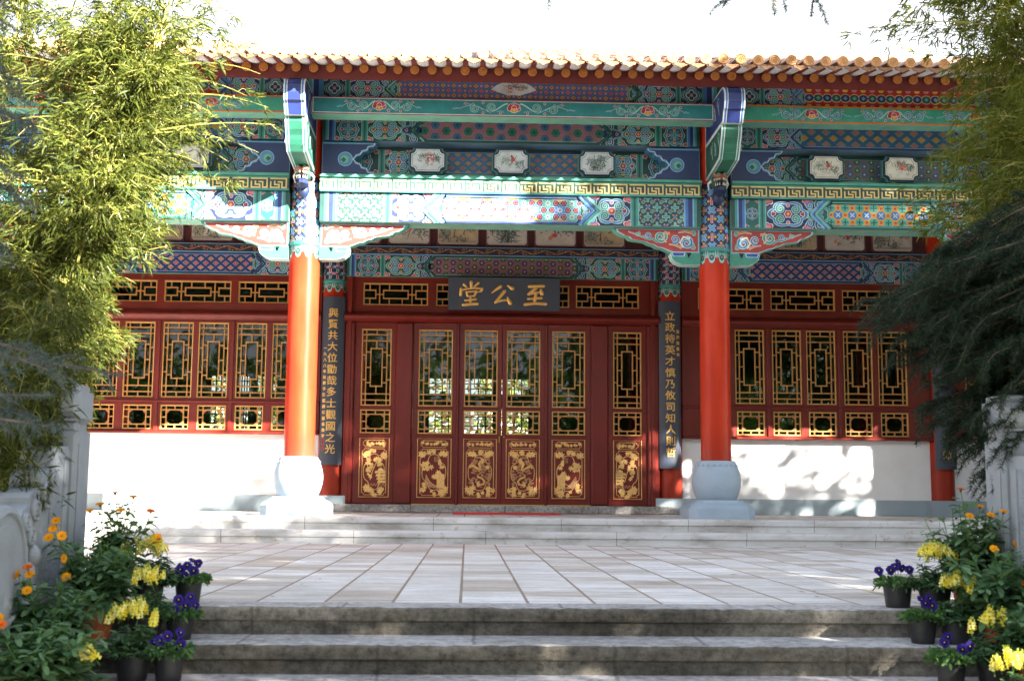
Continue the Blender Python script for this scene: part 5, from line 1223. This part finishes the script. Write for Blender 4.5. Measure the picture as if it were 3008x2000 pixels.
RT = [(.2, 2.62), (.45, 2.35), (.8, 2.2), (1.2, 2.65), (1.6, 2.60), (1.8, 2.42), (1.94, 2.16), (2.1, 2.22), (2.4, 2.33), (2.7, 2.58), (2.95, 2.50), (3.1, 2.22), (3.3, 2.15), (3.8, 2.1)]
spr = []
for i in range(260):
    z = g0.uniform(1.55, 3.9); xl = xlim(z, RT)+.16; spr.append(((xl+abs(g0.normal(0, .45)), g0.uniform(-7.5, -6.5), z), int(g0.integers(12, 22)), .095))
for z in np.arange(1.75, 3.5, .11): spr.append(((xlim(z, RT)+.02+g0.normal(0, .03), g0.uniform(-7.3, -6.6), z), 12, .065))
for x, z in ((1.86, 3.12), (2.0, 3.2), (2.1, 3.14), (2.24, 3.22), (2.38, 3.1), (2.45, 3.25), (2.02, 1.95), (2.1, 1.98)): spr.append(((x, -7+g0.normal(0, .1), z), 8, .055))
for x, z in ((2.25, .62), (2.35, .75), (2.45, .5), (2.3, .95), (2.5, 1.1), (2.45, .85), (2.6, .65), (2.6, 1.3)): spr.append(((x, -7.3+g0.normal(0, .1), z), 9, .06))
culms = [((3.45+.13*i, -7.4+.2*((i*5) % 6), T0), (2.55+.22*i, -7.2+.15*((i*3) % 6), 3.9+.6*g0.random()), .3) for i in range(7)]
bamboo("green bamboo clump with drooping sprays at the upper right", culms, spr, 32, (C(66, 78, 26), C(108, 112, 42)), .068)

def cedar(label, trunk, branches, seed, cols, step=.0135, needle=.032, side=.26, name="cedar_tree", nps=10):
    """needle tree: trunk, drooping boughs with side twigs that carry needles"""
    global rng; rng = np.random.default_rng(seed)
    t = empty(name, trunk[0]); tag(t, label, "tree"); o_ = np.array(trunk[0], float); b = MB(); p = curve_pts(trunk[0], trunk[1], 0, 14, (.12, .1, 0))
    b.tube([tuple(q-o_) for q in p], trunk[2], trunk[2]*.25, 10); b.build("trunk", BARK, t, True); lv = Leaves(); tw = MB()
    for a, c, sag, ntw in branches:
        q = curve_pts(a, c, sag, 14, rng.normal(0, .03, 3)); tw.tube([tuple(v-o_) for v in q], .014, .002, 5)
        segs = [q[4:]]; L0 = np.linalg.norm(q[-1]-q[0])
        for i in range(ntw):
            s = rng.uniform(.22, 1.); k = min(int(s*13), 12); base = q[k]+(q[k+1]-q[k])*(s*13-k); d = norm((q[k+1]-q[k])[None])[0]
            sd = norm(np.cross(d, [0, 0, 1.])[None])[0]*(1 if i % 2 else -1); ll = side*(1.25-.75*s)*rng.uniform(.6, 1.2)
            e = base+(d*.65+sd*.6*rng.uniform(.3, 1)+np.array([0, 0, rng.normal(-.28, .22)]))*ll
            r = curve_pts(base, e, .02, 7, rng.normal(0, .008, 3)); tw.tube([tuple(v-o_) for v in r], .0032, .001, 4); segs.append(r)
        for r in segs:
            ln = np.linalg.norm(np.diff(r, axis=0), axis=1).sum(); m = max(3, int(ln/step)); tt = np.linspace(.06, 1, m)*(len(r)-1); k = np.minimum(tt.astype(int), len(r)-2); f = (tt-k)[:, None]
            P = r[k]*(1-f)+r[k+1]*f; d = norm(r[k+1]-r[k]); P = np.repeat(P, nps, axis=0); d = np.repeat(d, nps, axis=0); N = len(P)
            D = d*.55+rng.normal(0, .62, (N, 3)); lv.add(P-o_, D, needle*rng.uniform(.6, 1.2, N), np.full(N, .0028), [(0, 1), (1, .45)], rng.uniform(0, .15, N), tint(N, *cols))
    lv.build("foliage", NEEDLE, t); tw.build("branches", BARK, t); return t
g0 = np.random.default_rng(5); br = []
DK = (C(22, 38, 29), C(46, 64, 47))
CT = [(.42, 2.02), (.6, 1.95), (.8, 1.86), (1.0, 1.74), (1.12, 1.66), (1.24, 1.62), (1.38, 1.78), (1.50, 1.92), (1.58, 2.1)]
for i in range(90):
    z = g0.uniform(.46, 1.56); xl = xlim(z, CT); e = xl+abs(g0.normal(0, .25)); y = g0.uniform(-8.5, -7.6)
    br.append(((e+g0.uniform(.9, 1.5), y+g0.normal(.0, .25), z+g0.uniform(.25, .55)), (e, y, z), .05, 15))
for z in (.62, .8, .98, 1.12, 1.22, 1.32, 1.45): br.append(((3.2, -7.9, z+.45), (xlim(z, CT), -8.1+g0.normal(0, .15), z), .08, 17))
for i in range(120): 
    z = g0.uniform(.3, 1.5); e = g0.uniform(2.1, 2.7); br.append(((e+.9, -8.0, z+.5), (e, -8.1+g0.normal(0, .2), z), .04, 14))
br += [((3.9, -7.6, 3.6), (.55, -8.3, 2.95), .12, 4), ((1.35, -8.2, 3.02), (1.26, -8.25, 2.70), .0, 1), ((1.15, -8.2, 3.0), (1.07, -8.25, 2.7), 0, 1), ((.85, -8.3, 2.97), (.80, -8.3, 2.72), 0, 1), ((.0, -8.3, 3.0), (-.03, -8.3, 2.78), 0, 1), ((.6, -8.3, 2.96), (0, -8.3, 2.98), .0, 0)]
cedar("dark green cedar with drooping needle boughs over the right balustrade", ((4.3, -7.6, T0), (4.1, -7.5, 5.2), .13), br, 51, DK, .0135, .034, .28, 'cedar_tree', 13)
br = []
for x, z in ((-1.86, .70), (-1.98, .66), (-2.08, .74), (-2.05, .60), (-2.12, .50), (-1.98, .47)):
    br.append(((x-.9+g0.normal(0, .08), -9.4+g0.normal(0, .15), z+.12+g0.normal(0, .05)), (x, -9.5+g0.normal(0, .1), z), .03, 9))
for z in np.arange(1.15, 2.5, .10): br.append(((-3.1, -9.3, z+.35), (-2.26+g0.normal(0, .03)-.05*(z > 2), -9.5, z), .05, 12))
cedar("blue grey cedar whose twigs reach in at the far left", ((-3.9, -9.6, -1.4), (-3.8, -9.5, 4.2), .12), br, 52, (C(54, 70, 70), C(84, 100, 98)), .014, .030, .2)

def big_tree(name, label, x, y, h, lobes, n, size, seed, cols, z0=-1.41, trunk_r=.2, thing=True):
    """broad tree: tapered trunk, limbs to each lobe of the crown, leaf sprays through the crown's volume"""
    global rng; rng = np.random.default_rng(seed); t = empty(name, (x, y, z0)); tag(t, label, "tree"); b = MB(); top = max(l[2] for l in lobes)
    p = curve_pts((0, 0, 0), (rng.normal(0, .2), rng.normal(0, .2), top-z0), 0, 12, (.15, .1, 0)); b.tube([tuple(q) for q in p], trunk_r, trunk_r*.2, 10)
    for lx, ly, lz, r, rz in lobes:
        k = min(11, max(1, int(12*(lz-z0-r*.6)/(top-z0)))); b.tube([tuple(v) for v in curve_pts(p[k], (lx, ly, lz-z0), .1, 7)], trunk_r*.35, trunk_r*.06, 6)
    b.build("trunk", BARK, t, True); lv = Leaves(); vol = np.array([l[3]**2*l[4] for l in lobes]); vol = vol/vol.sum()
    for (lx, ly, lz, r, rz), f in zip(lobes, vol):
        m = int(n*f/5); u = norm(rng.normal(0, 1, (m, 3)))*(rng.random((m, 1))**(1/2.2)); c = u*np.array([r, r, rz])*(1+.18*np.sin(u*7+lx)); c = c+np.array([lx, ly, lz-z0])
        k = 5; P = np.repeat(c, k, axis=0)+rng.normal(0, size*.8, (m*k, 3)); N = len(P); D = rng.normal(0, 1, (N, 3)); D[:, 2] -= .3
        lv.add(P, D, size*rng.uniform(.7, 1.4, N), size*.5*rng.uniform(.7, 1.2, N), [(0, .2), (.45, 1), (1, .05)], rng.uniform(0, .3, N), tint(N, *cols))
    lv.build("crown", LEAF, t); return t
# trees out in the garden: those right of the path shade the terrace and the middle of the hall
def cone(h, z0, r0, tip, n=7):
    out = []
    for i in range(n):
        f = i/(n-1); z = z0+(h-z0)*f; r = r0*(1-f)+tip*f
        for k in range(3 if r > .9 else 1): a = 2.1*k+i; out.append((r*.45*math.cos(a)*(r > .9), r*.45*math.sin(a)*(r > .9), z, r*.75, (h-z0)/n*.95))
    return out
TC = (C(48, 74, 38), C(84, 104, 54))
def cone2(z0, z1, r0, n=8):
    out = []
    for i in range(n):
        f = i/(n-1); z = z0+(z1-z0)*f; r = max(r0*(1-f), .5); hz = (z1-z0)/n*.85; out.append((0, 0, z, r*.6, hz))
        m = 6 if r > 1.2 else 0
        for k in range(m): a = 2*math.pi*k/m+i*.5; out.append((r*.60*math.cos(a), r*.60*math.sin(a), z, r*.40, hz))
    return out
big_tree("garden_tree", "tall conical dark tree right of the terrace, first of the garden trees", 13.45, -10.0, 17, [l for l in cone2(3.0, 16.0, 6.3) if l[0] < 1.5 or l[2] < 6], 40000, .26, 61, TC, T0)
big_tree("garden_tree", "second tall conical tree right of the terrace nearer the hall", 19.4, -8.5, 17, cone2(4.0, 17.5, 5.0), 7000, .25, 62, TC, T0)
for i, (x, y, h) in enumerate(((4.6, -16.2, 7.4), (7.0, -15.6, 7.0), (9.6, -15.2, 8.2), (12.0, -15.0, 9.7), (14.5, -14.6, 10.2))):
    big_tree("garden_tree", ["low rounded tree closest behind the viewer's right", "low rounded tree second from the viewer", "middle rounded tree of the row", "fourth rounded tree of the row", "last rounded tree of the row"][i], x, y, h, [(0, 0, h-1.6, 1.7, 1.5), (.8, .3, h-2.8, 1.5, 1.3), (-.8, -.2, h-3.0, 1.5, 1.3), (.1, .5, 1.7, 1.4, 1.3)], 12000, .16, 70+i, TC)
big_tree("distant_tree", "pale sunlit tree top showing above the roof at the right", 10.2, 15, 11.5, [(0, 0, 10.4, .9, .95), (.9, .3, 10.1, .7, .8), (-.7, 0, 10.0, .7, .7), (1.9, .3, 10.0, .8, .9)], 4200, .12, 80, (C(132, 138, 92), C(168, 166, 118)))
global_wood = Leaves(); rng = np.random.default_rng(90)
m = 45000; P = np.stack([rng.uniform(-40, 30, m), rng.uniform(-44, -30, m), -1.4+rng.uniform(0, 1, m)**.8*(6.5+2.5*np.sin(np.arange(m)*1.7))], 1); 
global_wood.add(P, rng.normal(0, 1, (m, 3)), rng.uniform(.35, .7, m), rng.uniform(.2, .36, m), [(0, .3), (.5, 1), (1, .1)], rng.uniform(0, .3, m), tint(m, *TC))
wd = global_wood.build("woodland", LEAF, None); wd["kind"] = "stuff"
gw = empty("garden_wall", (0, 21, T0)); tag(gw, "bright garden wall glimpsed through the rear windows of the hall", "wall")
b = MB(); b.box(-16, 16, 0, .3, 1.75, 3.0); b.build("plaster_face", WHITE, gw)
hd = empty("hedge", (0, 19.5, T0)); tag(hd, "sunlit yellow green hedge glimpsed through the rear windows of the hall", "hedge"); rng = np.random.default_rng(91); m = 15000; lv = Leaves(); xx = rng.uniform(-13, 13, m)
keep = np.sin(xx*2.1)+np.sin(xx*5.3+1)+rng.normal(0, .8, m) > -.4; xx = xx[keep]; m = len(xx); lv.add(np.stack([xx, rng.normal(0, .4, m), rng.uniform(1.5, 4.2, m)], 1), rng.normal(0, 1, (m, 3)), rng.uniform(.12, .3, m), rng.uniform(.06, .14, m), [(0, .3), (.5, 1), (1, .1)], rng.uniform(0, .3, m), tint(m, C(60, 78, 36), C(150, 150, 80), .3)); lv.build("foliage", LEAF, hd)
b = MB()
for x in range(-12, 13, 2): b.tube([(x, 0, 0), (x, 0, 3.)], .07, .03, 6)
b.build("stems", BARK, hd)
b = MB(); b.box(-16, 16, -.01, .3, 0, 1.75); b.build("red_base", plain("red_wash", C(190, 70, 60), .8), gw)
b = MB(); b.prism([(-.15, 3.0), (.45, 3.0), (.15, 3.25)], 'x', -16.1, 16.1); b.build("coping", PAN, gw)

# ------------------------------------------------------------------ flowers in pots on the stair
def lathe_pot(kind, r, h):
    b = MB()
    if kind == 'terra': b.lathe([(0, .004), (r*.70, 0), (r*.92, h*.82), (r*.93, h*.84), (r*1.04, h*.85), (r*1.06, h*.97), (r*1.03, h), (r*.93, h), (r*.90, h*.9), (0, h*.88)], 28)
    else: b.lathe([(0, .003), (r*.80, 0), (r*.84, h*.10), (r*.93, h*.55), (r*1.0, h*.93), (r*1.05, h*.95), (r*1.05, h), (r*.97, h), (r*.95, h*.9), (0, h*.88)], 24)
    return b
CAL_ST = [(0, .22), (.3, .42), (.65, 1.), (.88, .72), (1, .08)]
LAN_ST = [(0, .25), (.35, 1.), (.7, .7), (1, .05)]
def head_calendula(col, inner):
    b = MB(); g = random.Random(4)
    for ring, (n, r0, r1, z) in enumerate(((20, .004, .0215, .002), (16, .003, .0165, .0045))):
        for i in range(n):
            a = 2*math.pi*(i+.5*ring)/n+g.gauss(0, .06); w_ = .0034; ca, sa = math.cos(a), math.sin(a); rr = r1*g.uniform(.9, 1.08)
            q = [(r0, -w_*.4), (rr*.6, -w_), (rr*.97, -w_*.7), (rr, 0), (rr*.97, w_*.7), (rr*.6, w_), (r0, w_*.4)]
            b.add([(x*ca-y*sa, x*sa+y*ca, z+x*.16) for x, y in q], [tuple(range(7))], 0, sc3(col, g.uniform(.85, 1.1)))
    b.lathe([(.0068, .003), (.006, .0065), (.003, .008), (0, .008)], 10, 0, 0, 0, inner)
    b.lathe([(.002, -.012), (.006, -.005), (.0075, .002)], 8, 0, 0, 0, C(70, 104, 52)); return b
_hc = head_calendula(C(238, 164, 24), C(214, 134, 22)); HEAD = _hc.build("flower", PETAL)
_h2 = head_calendula(C(226, 112, 30), C(170, 80, 24)); HEAD2 = _h2.build("flower", PETAL)
def snap_spike(seed):
    b = MB(); g = random.Random(seed); H = .062
    for i in range(11):
        f = i/10; z = .004+H*f; r = .013*(1-.6*f); a = i*2.4; s = .0155*(1-.55*f)
        c = [C(242, 228, 96), C(246, 238, 150), C(236, 212, 66)][i % 3] if f < .85 else C(176, 186, 92)
        for up in (1, -1):       # two lips of each blossom, each a puffed pair of lobes
            for q in (-1, 1):
                t = a+q*.45; cx, cy, cz = (r+s*.55)*math.cos(t), (r+s*.55)*math.sin(t), z+up*s*.42; n = 6; vs = [(cx+s*.35*math.cos(t), cy+s*.35*math.sin(t), cz+up*s*.15)]
                for k in range(n):
                    u = 2*math.pi*k/n; vs.append((cx-s*.62*math.cos(u)*math.sin(t)-.1*s*math.cos(t), cy+s*.62*math.cos(u)*math.cos(t)-.1*s*math.sin(t), cz+s*.48*math.sin(u)))
                b.add(vs, [(0, 1+k, 1+(k+1) % n) for k in range(n)], 0, sc3(c, g.uniform(.9, 1.05)*(1 if up > 0 else .93)))
    b.tube([(0, 0, -.03), (0, 0, H)], .0022, .001, 5, 0, C(92, 128, 60)); return b
SPIKES = [snap_spike(k).build("flower_spike", PETAL) for k in range(3)]
def pansy_head():
    b = MB(); pc, dk = C(54, 38, 128), C(24, 16, 62)
    for i, (a, r, c, z) in enumerate(((60, .0125, C(60, 44, 138), 0), (120, .0125, C(50, 34, 122), .0005), (0, .0125, pc, .0012), (180, .0125, C(58, 42, 134), .0016), (270, .0150, C(46, 32, 116), .0022))):
        cx, cy = .0105*math.cos(R(a)), .0105*math.sin(R(a)); n = 11
        b.add([(cx+r*math.cos(2*math.pi*k/n)*(1+.07*(k % 2)), cy+r*.95*math.sin(2*math.pi*k/n), z+.002*math.cos(k*2.2)) for k in range(n)], [tuple(range(n))], 0, c)
        if i > 1: b.add([(cx*.55+r*.5*math.cos(2*math.pi*k/n), cy*.55+r*.5*math.sin(2*math.pi*k/n), z+.0031) for k in range(n)], [tuple(range(n))], 0, dk)
    b.lathe([(.0028, .0055), (0, .007)], 8, 0, 0, 0, C(240, 200, 60)); return b
PANSY = pansy_head().build("flower", PETAL)
proto_used = {}
def place_part(src, parent, loc, rot, scale=1.):
    if src.name not in proto_used: o = src; proto_used[src.name] = 1
    else: o = src.copy(); COL.objects.link(o)
    o.parent = parent; o.location = loc; o.rotation_euler = rot; o.scale = (scale,)*3; return o
def pot_base(name, label, cat, group, x, y, z, kind, r, h):
    t = empty(name, (x, y, z)); tag(t, label, cat, group)
    if kind: 
        lathe_pot(kind, r, h).build("pot", TERRA if kind == 'terra' else PLASTIC, t, True); s = MB(); s.lathe([(r*.93, h*.86), (r*.5, h*.90), (0, h*.91)], 16); s.build("soil", SOIL, t)
    return t
def calendula(label, x, y, z, r, h, heads, spread, nst, hgt, seed, nleaf=15, big=1.):
    """heads: world positions of the open flowers (x, y, z, tilt, turn, colour)"""
    global rng; rng = np.random.default_rng(seed); nst = int(nst*1.5); t = pot_base("calendula_pot", label, "potted plant", "marigolds in terracotta pots", x, y, z, 'terra', r, h)
    st = MB(); lv = Leaves(); cols = (C(60, 92, 60), C(110, 140, 98)); tips = []
    for hx, hy, hz, tilt, turn, c in heads:
        tips.append((hx-x, hy-y, hz-z, 1)); place_part(HEAD2 if c else HEAD, t, (hx-x, hy-y, hz-z), (R(tilt), 0, R(turn)), 1.)
    for i in range(nst): a = rng.uniform(0, 6.28); rr = spread*math.sqrt(rng.random()); tips.append((rr*math.cos(a), rr*math.sin(a), h+hgt*rng.uniform(.45, 1.)*(1-.25*rr/spread), 0))
    for tx, ty, tz, fl in tips:
        a = rng.uniform(0, 6.28); p = curve_pts((r*.5*math.cos(a), r*.5*math.sin(a), h*.88), (tx, ty, tz-.006), .0, 10, (tx*.12, ty*.12, .02)); st.tube([tuple(q) for q in p], .0034, .0018, 5, 0, C(104, 136, 72))
        m = nleaf; k = rng.uniform(.05, .97 if not fl else .9, m)*9; i0 = np.minimum(k.astype(int), 8); f = (k-i0)[:, None]; P = p[i0]*(1-f)+p[i0+1]*f; ang = np.arange(m)*2.4+a
        up = 1-k/9; D = np.stack([np.cos(ang), np.sin(ang), rng.uniform(.05, .9, m)], 1); L = (.046+.062*up)*rng.uniform(.8, 1.3, m)*big
        lv.add(P, D, L, L*.30, CAL_ST, rng.uniform(.1, .7, m), tint(m, *cols), np.tile([0, 0, 1.], (m, 1)))
    m = int(44*big); a = rng.uniform(0, 6.28, m); P = np.stack([r*.5*np.cos(a), r*.5*np.sin(a), np.full(m, h*.9)], 1); D = np.stack([np.cos(a), np.sin(a), rng.uniform(.35, 1.6, m)], 1); L = rng.uniform(.09, .17, m)*big
    lv.add(P, D, L, L*.27, CAL_ST, rng.uniform(.25, 1., m), tint(m, C(68, 102, 62), C(120, 150, 98)), np.tile([0, 0, 1.], (m, 1)))
    lv.build("foliage", LEAF, t); st.build("stems", LEAF, t); return t
def snapdragon(label, x, y, z, r, h, w_, spikes, seed):
    global rng; rng = np.random.default_rng(seed); t = pot_base("snapdragon_pot", label, "potted plant", "yellow snapdragons in black pots", x, y, z, 'p', r, h); lv = Leaves(); st = MB(); top = .150
    ns = 60
    for i in range(ns):
        a = rng.uniform(0, 6.28); rr = w_*1.3*math.sqrt(rng.random()); tx, ty, tz = rr*math.cos(a), rr*.8*math.sin(a), h+top*rng.uniform(.15, .92)*(1-.5*(rr/w_)**2)
        p = curve_pts((tx*.3, ty*.3, h*.9), (tx, ty, tz), 0, 8); st.tube([tuple(q) for q in p], .0018, .001, 4, 0, C(84, 118, 62)); m = 32
        k = rng.uniform(.1, 1, m)*7; i0 = np.minimum(k.astype(int), 6); f = (k-i0)[:, None]; P = p[i0]*(1-f)+p[i0+1]*f; ang = np.arange(m)*2.4; D = np.stack([np.cos(ang), np.sin(ang), rng.uniform(-.1, .8, m)], 1); L = rng.uniform(.028, .052, m)
        lv.add(P, D, L, L*.28, LAN_ST, rng.uniform(.1, .6, m), tint(m, C(56, 86, 60), C(98, 126, 86)), np.tile([0, 0, 1.], (m, 1)))
    spikes = int(spikes*1.4)
    for i in range(spikes):
        a = 2.4*i+seed+rng.normal(0, .5); rr = w_*min(abs(rng.normal(.45, .3)), .95); place_part(SPIKES[i % 3], t, (rr*math.cos(a), rr*.75*math.sin(a), h+top*(1.10-.34*(rr/w_)**2)), (rng.normal(0, .32), rng.normal(0, .32), rng.uniform(0, 6)), rng.uniform(.62, 1.05))
    lv.build("foliage", LEAF, t); st.build("stems", LEAF, t); return t
def pansy(label, x, y, z, r, h, flowers, seed):
    global rng; rng = np.random.default_rng(seed); t = pot_base("pansy_pot", label, "potted plant", "purple pansies in black pots", x, y, z, 'p', r, h); lv = Leaves(); st = MB(); m = 420
    a = rng.uniform(0, 6.28, m); rr = r*1.45*np.sqrt(rng.random(m)); P = np.stack([rr*np.cos(a), rr*np.sin(a), h*.92+rng.uniform(0, .055, m)*(1-.4*(rr/r/1.45))], 1); D = np.stack([np.cos(a)*.7, np.sin(a)*.7, rng.uniform(-.2, .9, m)], 1)+rng.normal(0, .3, (m, 3)); L = rng.uniform(.018, .034, m)
    lv.add(P, D, L, L*.55, [(0, .2), (.35, .9), (.7, .85), (1, .15)], rng.uniform(0, .5, m), tint(m, C(50, 86, 48), C(98, 128, 74)))
    for i, (dx, dy, dz, tilt, turn) in enumerate(flowers):
        st.tube([(dx*.4, dy*.4, h*.9), (dx*.8, dy*.8, h+dz*.7), (dx, dy+.003, h+dz)], .0014, .0012, 4, 0, C(100, 136, 76)); place_part(PANSY, t, (dx, dy, h+dz), (R(90-tilt+rng.normal(0, 14)), R(rng.normal(0, 12)), R(turn+rng.normal(0, 24))), rng.uniform(.9, 1.15))
    lv.build("foliage", LEAF, t); st.build("stems", LEAF, t); return t
Z = [T0, T0-RI, T0-2*RI, T0-3*RI, T0-4*RI]
PF = [(-.035, -.035, .055, 15, -10), (.0, -.045, .075, 25, 10), (.03, -.04, .05, 5, 15), (-.01, -.055, .03, 0, -5), (.045, -.02, .085, 35, 20), (-.05, -.01, .065, 20, -30), (.012, .01, .095, 50, 0)]
pansy("purple pansies in a black pot at the left edge of the terrace, topmost left", -1.775, -8.33, Z[0], .062, .105, PF, 1)
pansy("purple pansies in a black pot on the left of the first step down", -1.735, -8.66, Z[1], .060, .10, PF[1:5]+[(.07, -.03, .05, 10, 30)], 2)
pansy("purple pansies in a black pot on the left of the second step down", -1.69, -9.03, Z[2], .062, .11, [PF[0], PF[1], PF[4], (.05, -.03, .04, 10, 20), (-.06, -.02, .045, 20, -20)], 3)
pansy("purple pansies in a black pot cut by the bottom edge at the left", -1.80, -9.42, Z[3], .06, .10, [(.02, -.03, .06, 40, 0), (.08, -.02, .045, 30, 10)], 4)
pansy("purple pansies in a black pot at the right edge of the terrace, topmost right", 1.60, -8.31, Z[0], .068, .105, [(-.02, -.03, .09, 20, 0), (.0, -.02, .11, 35, 10), (-.04, -.03, .075, 10, -15), (-.095, -.02, .07, 20, -40), (.06, .0, .075, 20, 10), (.01, -.04, .085, 5, 5)], 5)
pansy("purple pansies in a black pot on the right of the first step down", 1.585, -8.67, Z[1], .062, .11, [(0, -.04, .07, 15, 0), (.02, -.04, .09, 20, 10), (-.015, -.03, .085, 30, -10), (.03, -.045, .06, 0, 0)], 6)
pansy("purple pansies in a black pot on the right of the second step down", 1.56, -9.05, Z[2], .062, .10, [(-.02, -.03, .10, 20, -10), (-.035, -.03, .075, 10, -20), (.03, -.05, .05, 15, 10), (.07, -.03, .06, 15, 20)], 7)
pansy("purple pansies in a black pot cut by the bottom edge at the right", 1.47, -9.42, Z[3], .06, .10, [(.01, -.03, .07, 40, 0), (-.03, -.02, .06, 30, -10), (.04, -.02, .06, 20, 10)], 8)
snapdragon("yellow snapdragons in a black pot on the left of the terrace, topmost left", -1.955, -8.37, Z[0], .075, .10, .13, 12, 1)
snapdragon("yellow snapdragons in a black pot on the left of the first step down", -1.885, -8.66, Z[1], .075, .11, .115, 8, 2)
snapdragon("yellow snapdragons in a black pot on the left of the second step down", -1.84, -9.02, Z[2], .07, .11, .115, 10, 3)
snapdragon("yellow snapdragons in a black pot cut by the bottom edge at the left", -1.90, -9.42, Z[3], .07, .10, .09, 5, 4)
snapdragon("yellow snapdragons in a black pot on the right of the terrace, topmost right", 1.755, -8.38, Z[0], .075, .10, .125, 11, 5)
snapdragon("yellow snapdragons in a black pot on the right of the first step down", 1.74, -8.68, Z[1], .07, .10, .10, 7, 6)
snapdragon("yellow snapdragons in a black pot on the right of the second step down", 1.745, -9.04, Z[2], .07, .10, .11, 6, 7)
snapdragon("yellow snapdragons in a black pot cut by the bottom edge at the right", 1.69, -9.42, Z[3], .07, .10, .12, 9, 8)
calendula("orange marigolds in the tall terracotta pot on the left of the terrace", -2.13, -8.31, Z[0], .082, .165, [(-2.09, -8.5, .232, 15, 0, 1), (-2.02, -8.45, .215, 20, 10, 0), (-1.95, -8.4, .15, 30, 30, 1), (-2.17, -8.45, .18, 20, 0, 0), (-2.06, -8.5, .155, 25, 0, 0), (-2.2, -8.5, .15, 20, 0, 0), (-1.90, -8.45, .03, 70, 40, 0)], .13, 14, .36, 11, 18, 1.)
calendula("orange marigolds in the terracotta pot on the left of the first step down", -2.10, -8.66, Z[1], .085, .16, [(-2.21, -8.85, .05, 75, 20, 0), (-2.18, -8.85, -.125, 80, 10, 0), (-2.2, -8.85, -.045, 85, 70, 0), (-2.27, -8.75, .11, 45, 0, 0), (-2.28, -8.75, .075, 50, 0, 0), (-2.28, -8.8, .04, 60, 0, 0)], .16, 18, .34, 12, 20, 1.1)
calendula("orange marigolds in a terracotta pot against the left balustrade", -2.15, -9.05, Z[2], .085, .14, [(-2.25, -9.1, -.10, 45, 0, 0), (-2.26, -9.1, -.07, 30, 0, 1), (-2.24, -9.15, -.16, 50, 0, 0), (-2.28, -9.15, -.095, 70, -50, 0)], .19, 18, .30, 13, 20, 1.1)
calendula("leafy marigolds in the wide terracotta pot at the bottom left", -2.06, -9.42, Z[3], .135, .185, [(-2.22, -9.5, -.235, 40, 0, 0), (-2.24, -9.5, -.22, 35, 10, 0), (-2.19, -9.55, -.255, 45, 0, 1), (-2.29, -9.55, -.25, 40, 0, 0), (-2.28, -9.5, -.31, 50, 0, 1)], .22, 26, .24, 14, 20, 1.15)
calendula("tall marigolds beside the right balustrade post on the terrace", 1.95, -8.29, Z[0], .082, .15, [(1.89, -8.4, .285, 15, 0, 1), (1.98, -8.4, .205, 20, 0, 0), (2.01, -8.45, .165, 30, 0, 0), (2.05, -8.5, .182, 20, 0, 0), (2.1, -8.5, .03, 60, 30, 0), (1.92, -8.42, .16, 40, 0, 0)], .19, 18, .42, 15, 20, 1.15)
calendula("marigolds in a terracotta pot on the right of the first step down", 1.93, -8.68, Z[1], .085, .14, [(1.87, -8.8, .02, 50, 0, 0), (2.0, -8.8, -.13, 35, 0, 1), (2.04, -8.75, -.04, 50, 30, 0)], .22, 20, .32, 16, 20, 1.25)
calendula("marigolds in a terracotta pot on the right of the second step down", 1.92, -9.05, Z[2], .085, .14, [(1.88, -9.2, -.31, 85, -60, 0), (1.98, -9.2, -.31, 60, 0, 0)], .19, 18, .24, 17, 18, 1.1)
calendula("marigolds in a terracotta pot at the bottom right corner", 1.92, -9.42, Z[3], .1, .15, [(1.80, -9.5, -.41, 80, 0, 0), (1.87, -9.5, -.46, 60, 0, 1), (2.0, -9.5, -.42, 70, 0, 0)], .2, 18, .24, 18, 18, 1.1)
# fallen leaves on the stair treads
b = MB(); g = random.Random(12)
for i in range(26):
    k = g.choice([1, 2, 2, 3, 0]); x = g.choice([g.uniform(SX0+.3, SX1-.4), -1.55+g.gauss(0, .1), 1.4+g.gauss(0, .1)]); y = EY-TR*(k-1)-.06-g.random()*.25 if k else g.uniform(-8.3, -5); z = Z[k]+.004; a = g.uniform(0, 6.3); l = g.uniform(.015, .035); w_ = l*.25
    ca, sa = math.cos(a), math.sin(a); b.add([(x+u*ca-v*sa, y+u*sa+v*ca, z+.004*q) for u, v, q in ((-l, 0, 0), (0, -w_, 1), (l, 0, .6), (0, w_, 1))], [(0, 1, 2, 3)], 0, sc3(C(150, 122, 70), g.uniform(.6, 1.2)))
fl = b.build("fallen_leaves", LEAF); fl["kind"] = "stuff"
